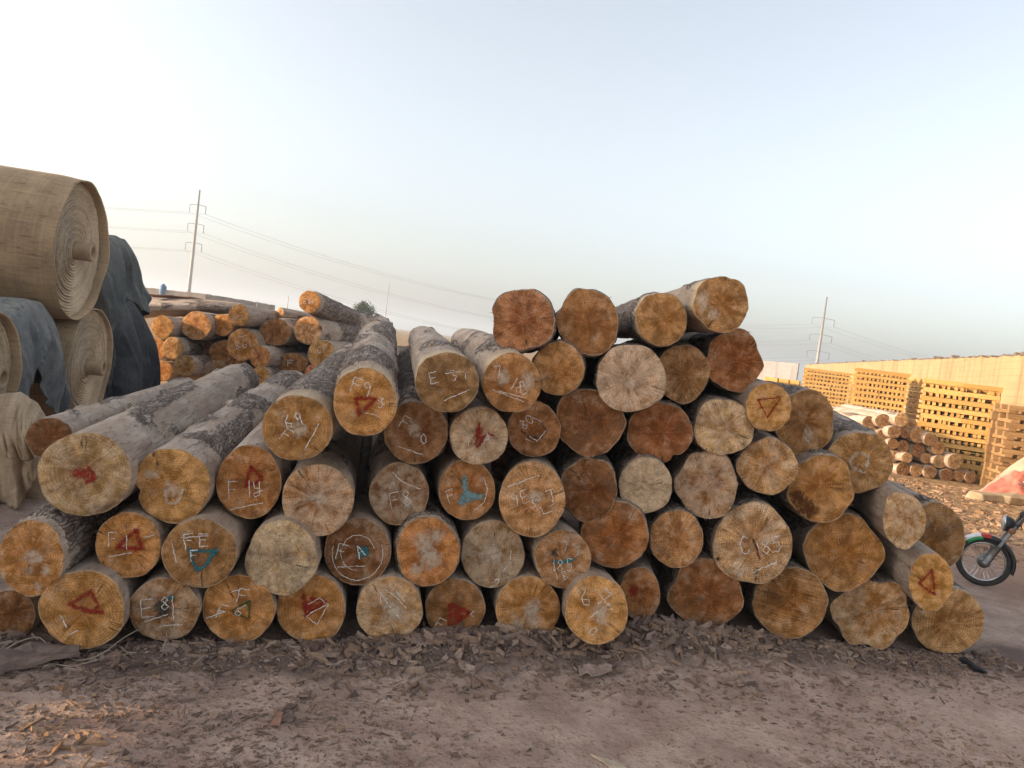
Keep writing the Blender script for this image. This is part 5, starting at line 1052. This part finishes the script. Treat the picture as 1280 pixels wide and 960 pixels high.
b = MB(); v = np.array([(-.40, .05, WR+.18), (-.36, .10, WR+.05), (-.46, .13, WR-.10), (-.75, .14, WR-.12), (-1.35, .15, WR-.02)]); b.tube(v, [.018, .018, .02, .03, .04], 10); b.obj('exhaust', M['chrome'], mc, True)
for sy in (-.12, .12):
    b = MB(); b.tube([(-1.2, sy, WR), (-1.08, sy, WR+.36)], .022, 10); b.obj('rear_shock', M['chrome'], mc, True)
arcstrip(-10, 130, WR+.04, .068, M['blackpaint'], 'rear_mudguard', mc, x=-1.2)
b = MB(); b.tube([(-.70, .0, WR-.12), (-.70, .30, WR-.12)], .012, 8); b.tube([(-.70, -.30, WR-.12), (-.70, .0, WR-.12)], .012, 8); b.tube([(-.78, .12, WR-.05), (-.72, .20, .0)], .010, 8); b.obj('footrest', M['chrome'], mc, True)

# ------------------------------------------------------------------ light, sky, camera
SUN_AZ, SUN_EL = R_(-100), R_(14.5)            # measured from straight ahead (+Y), negative to the left
sd = Vector((math.sin(SUN_AZ)*math.cos(SUN_EL), math.cos(SUN_AZ)*math.cos(SUN_EL), math.sin(SUN_EL)))
L_ = bpy.data.lights.new('sun', 'SUN'); L_.energy = 2.7; L_.angle = R_(.55); L_.color = (1.0, .70, .41)
so = bpy.data.objects.new('sun', L_); COL.objects.link(so); so.rotation_euler = sd.to_track_quat('Z', 'Y').to_euler(); so.location = (-20, 0, 20)
W_ = bpy.data.worlds.new('World'); S.world = W_; W_.use_nodes = True; nt = W_.node_tree; nt.nodes.clear()
sk = nt.nodes.new('ShaderNodeTexSky'); sk.sky_type = 'NISHITA'; sk.sun_disc = False; sk.sun_elevation = SUN_EL; sk.sun_rotation = SUN_AZ
sk.altitude = 0; sk.air_density = 1.0; sk.dust_density = 3.6; sk.ozone_density = 1.0
bg = nt.nodes.new('ShaderNodeBackground'); bg.inputs[1].default_value = .15; wo = nt.nodes.new('ShaderNodeOutputWorld')
hs = nt.nodes.new('ShaderNodeHueSaturation'); hs.inputs['Saturation'].default_value = .45      # a dusty, washed-out evening sky
nt.links.new(sk.outputs[0], hs.inputs['Color']); nt.links.new(hs.outputs[0], bg.inputs[0]); nt.links.new(bg.outputs[0], wo.inputs[0])
cam = bpy.data.cameras.new('camera'); co = bpy.data.objects.new('camera', cam); COL.objects.link(co)
cam.sensor_width = 36; cam.lens = 36*F/1280; cam.clip_start = .05; cam.clip_end = 6000
Mx = Matrix(np.stack([CR, CU, -fw], 1).tolist()).to_4x4(); Mx.translation = Vector(C0.tolist()); co.matrix_world = Mx; S.camera = co
S.view_settings.view_transform = 'Standard'; S.view_settings.look = 'None'; S.view_settings.exposure = 1.38; S.view_settings.gamma = 1.0
S.render.engine = 'CYCLES'; S.cycles.use_denoising = True; S.cycles.max_bounces = 6; S.cycles.transparent_max_bounces = 12
S.cycles.use_adaptive_sampling = True

# ------------------------------------------------------------------ dusty evening air
t = NT('dusty_air'); v = t.n('ShaderNodeVolumePrincipled', {'Color': (.86, .93, 1.0), 'Density': HAZE, 'Anisotropy': .35}); t.t.links.new(v.outputs[0], t.out.inputs['Volume'])
b = MB(); b.box((0, 0, 15), (4600, 4600, 34)); tag(b.obj('haze', t.m), kind='stuff')
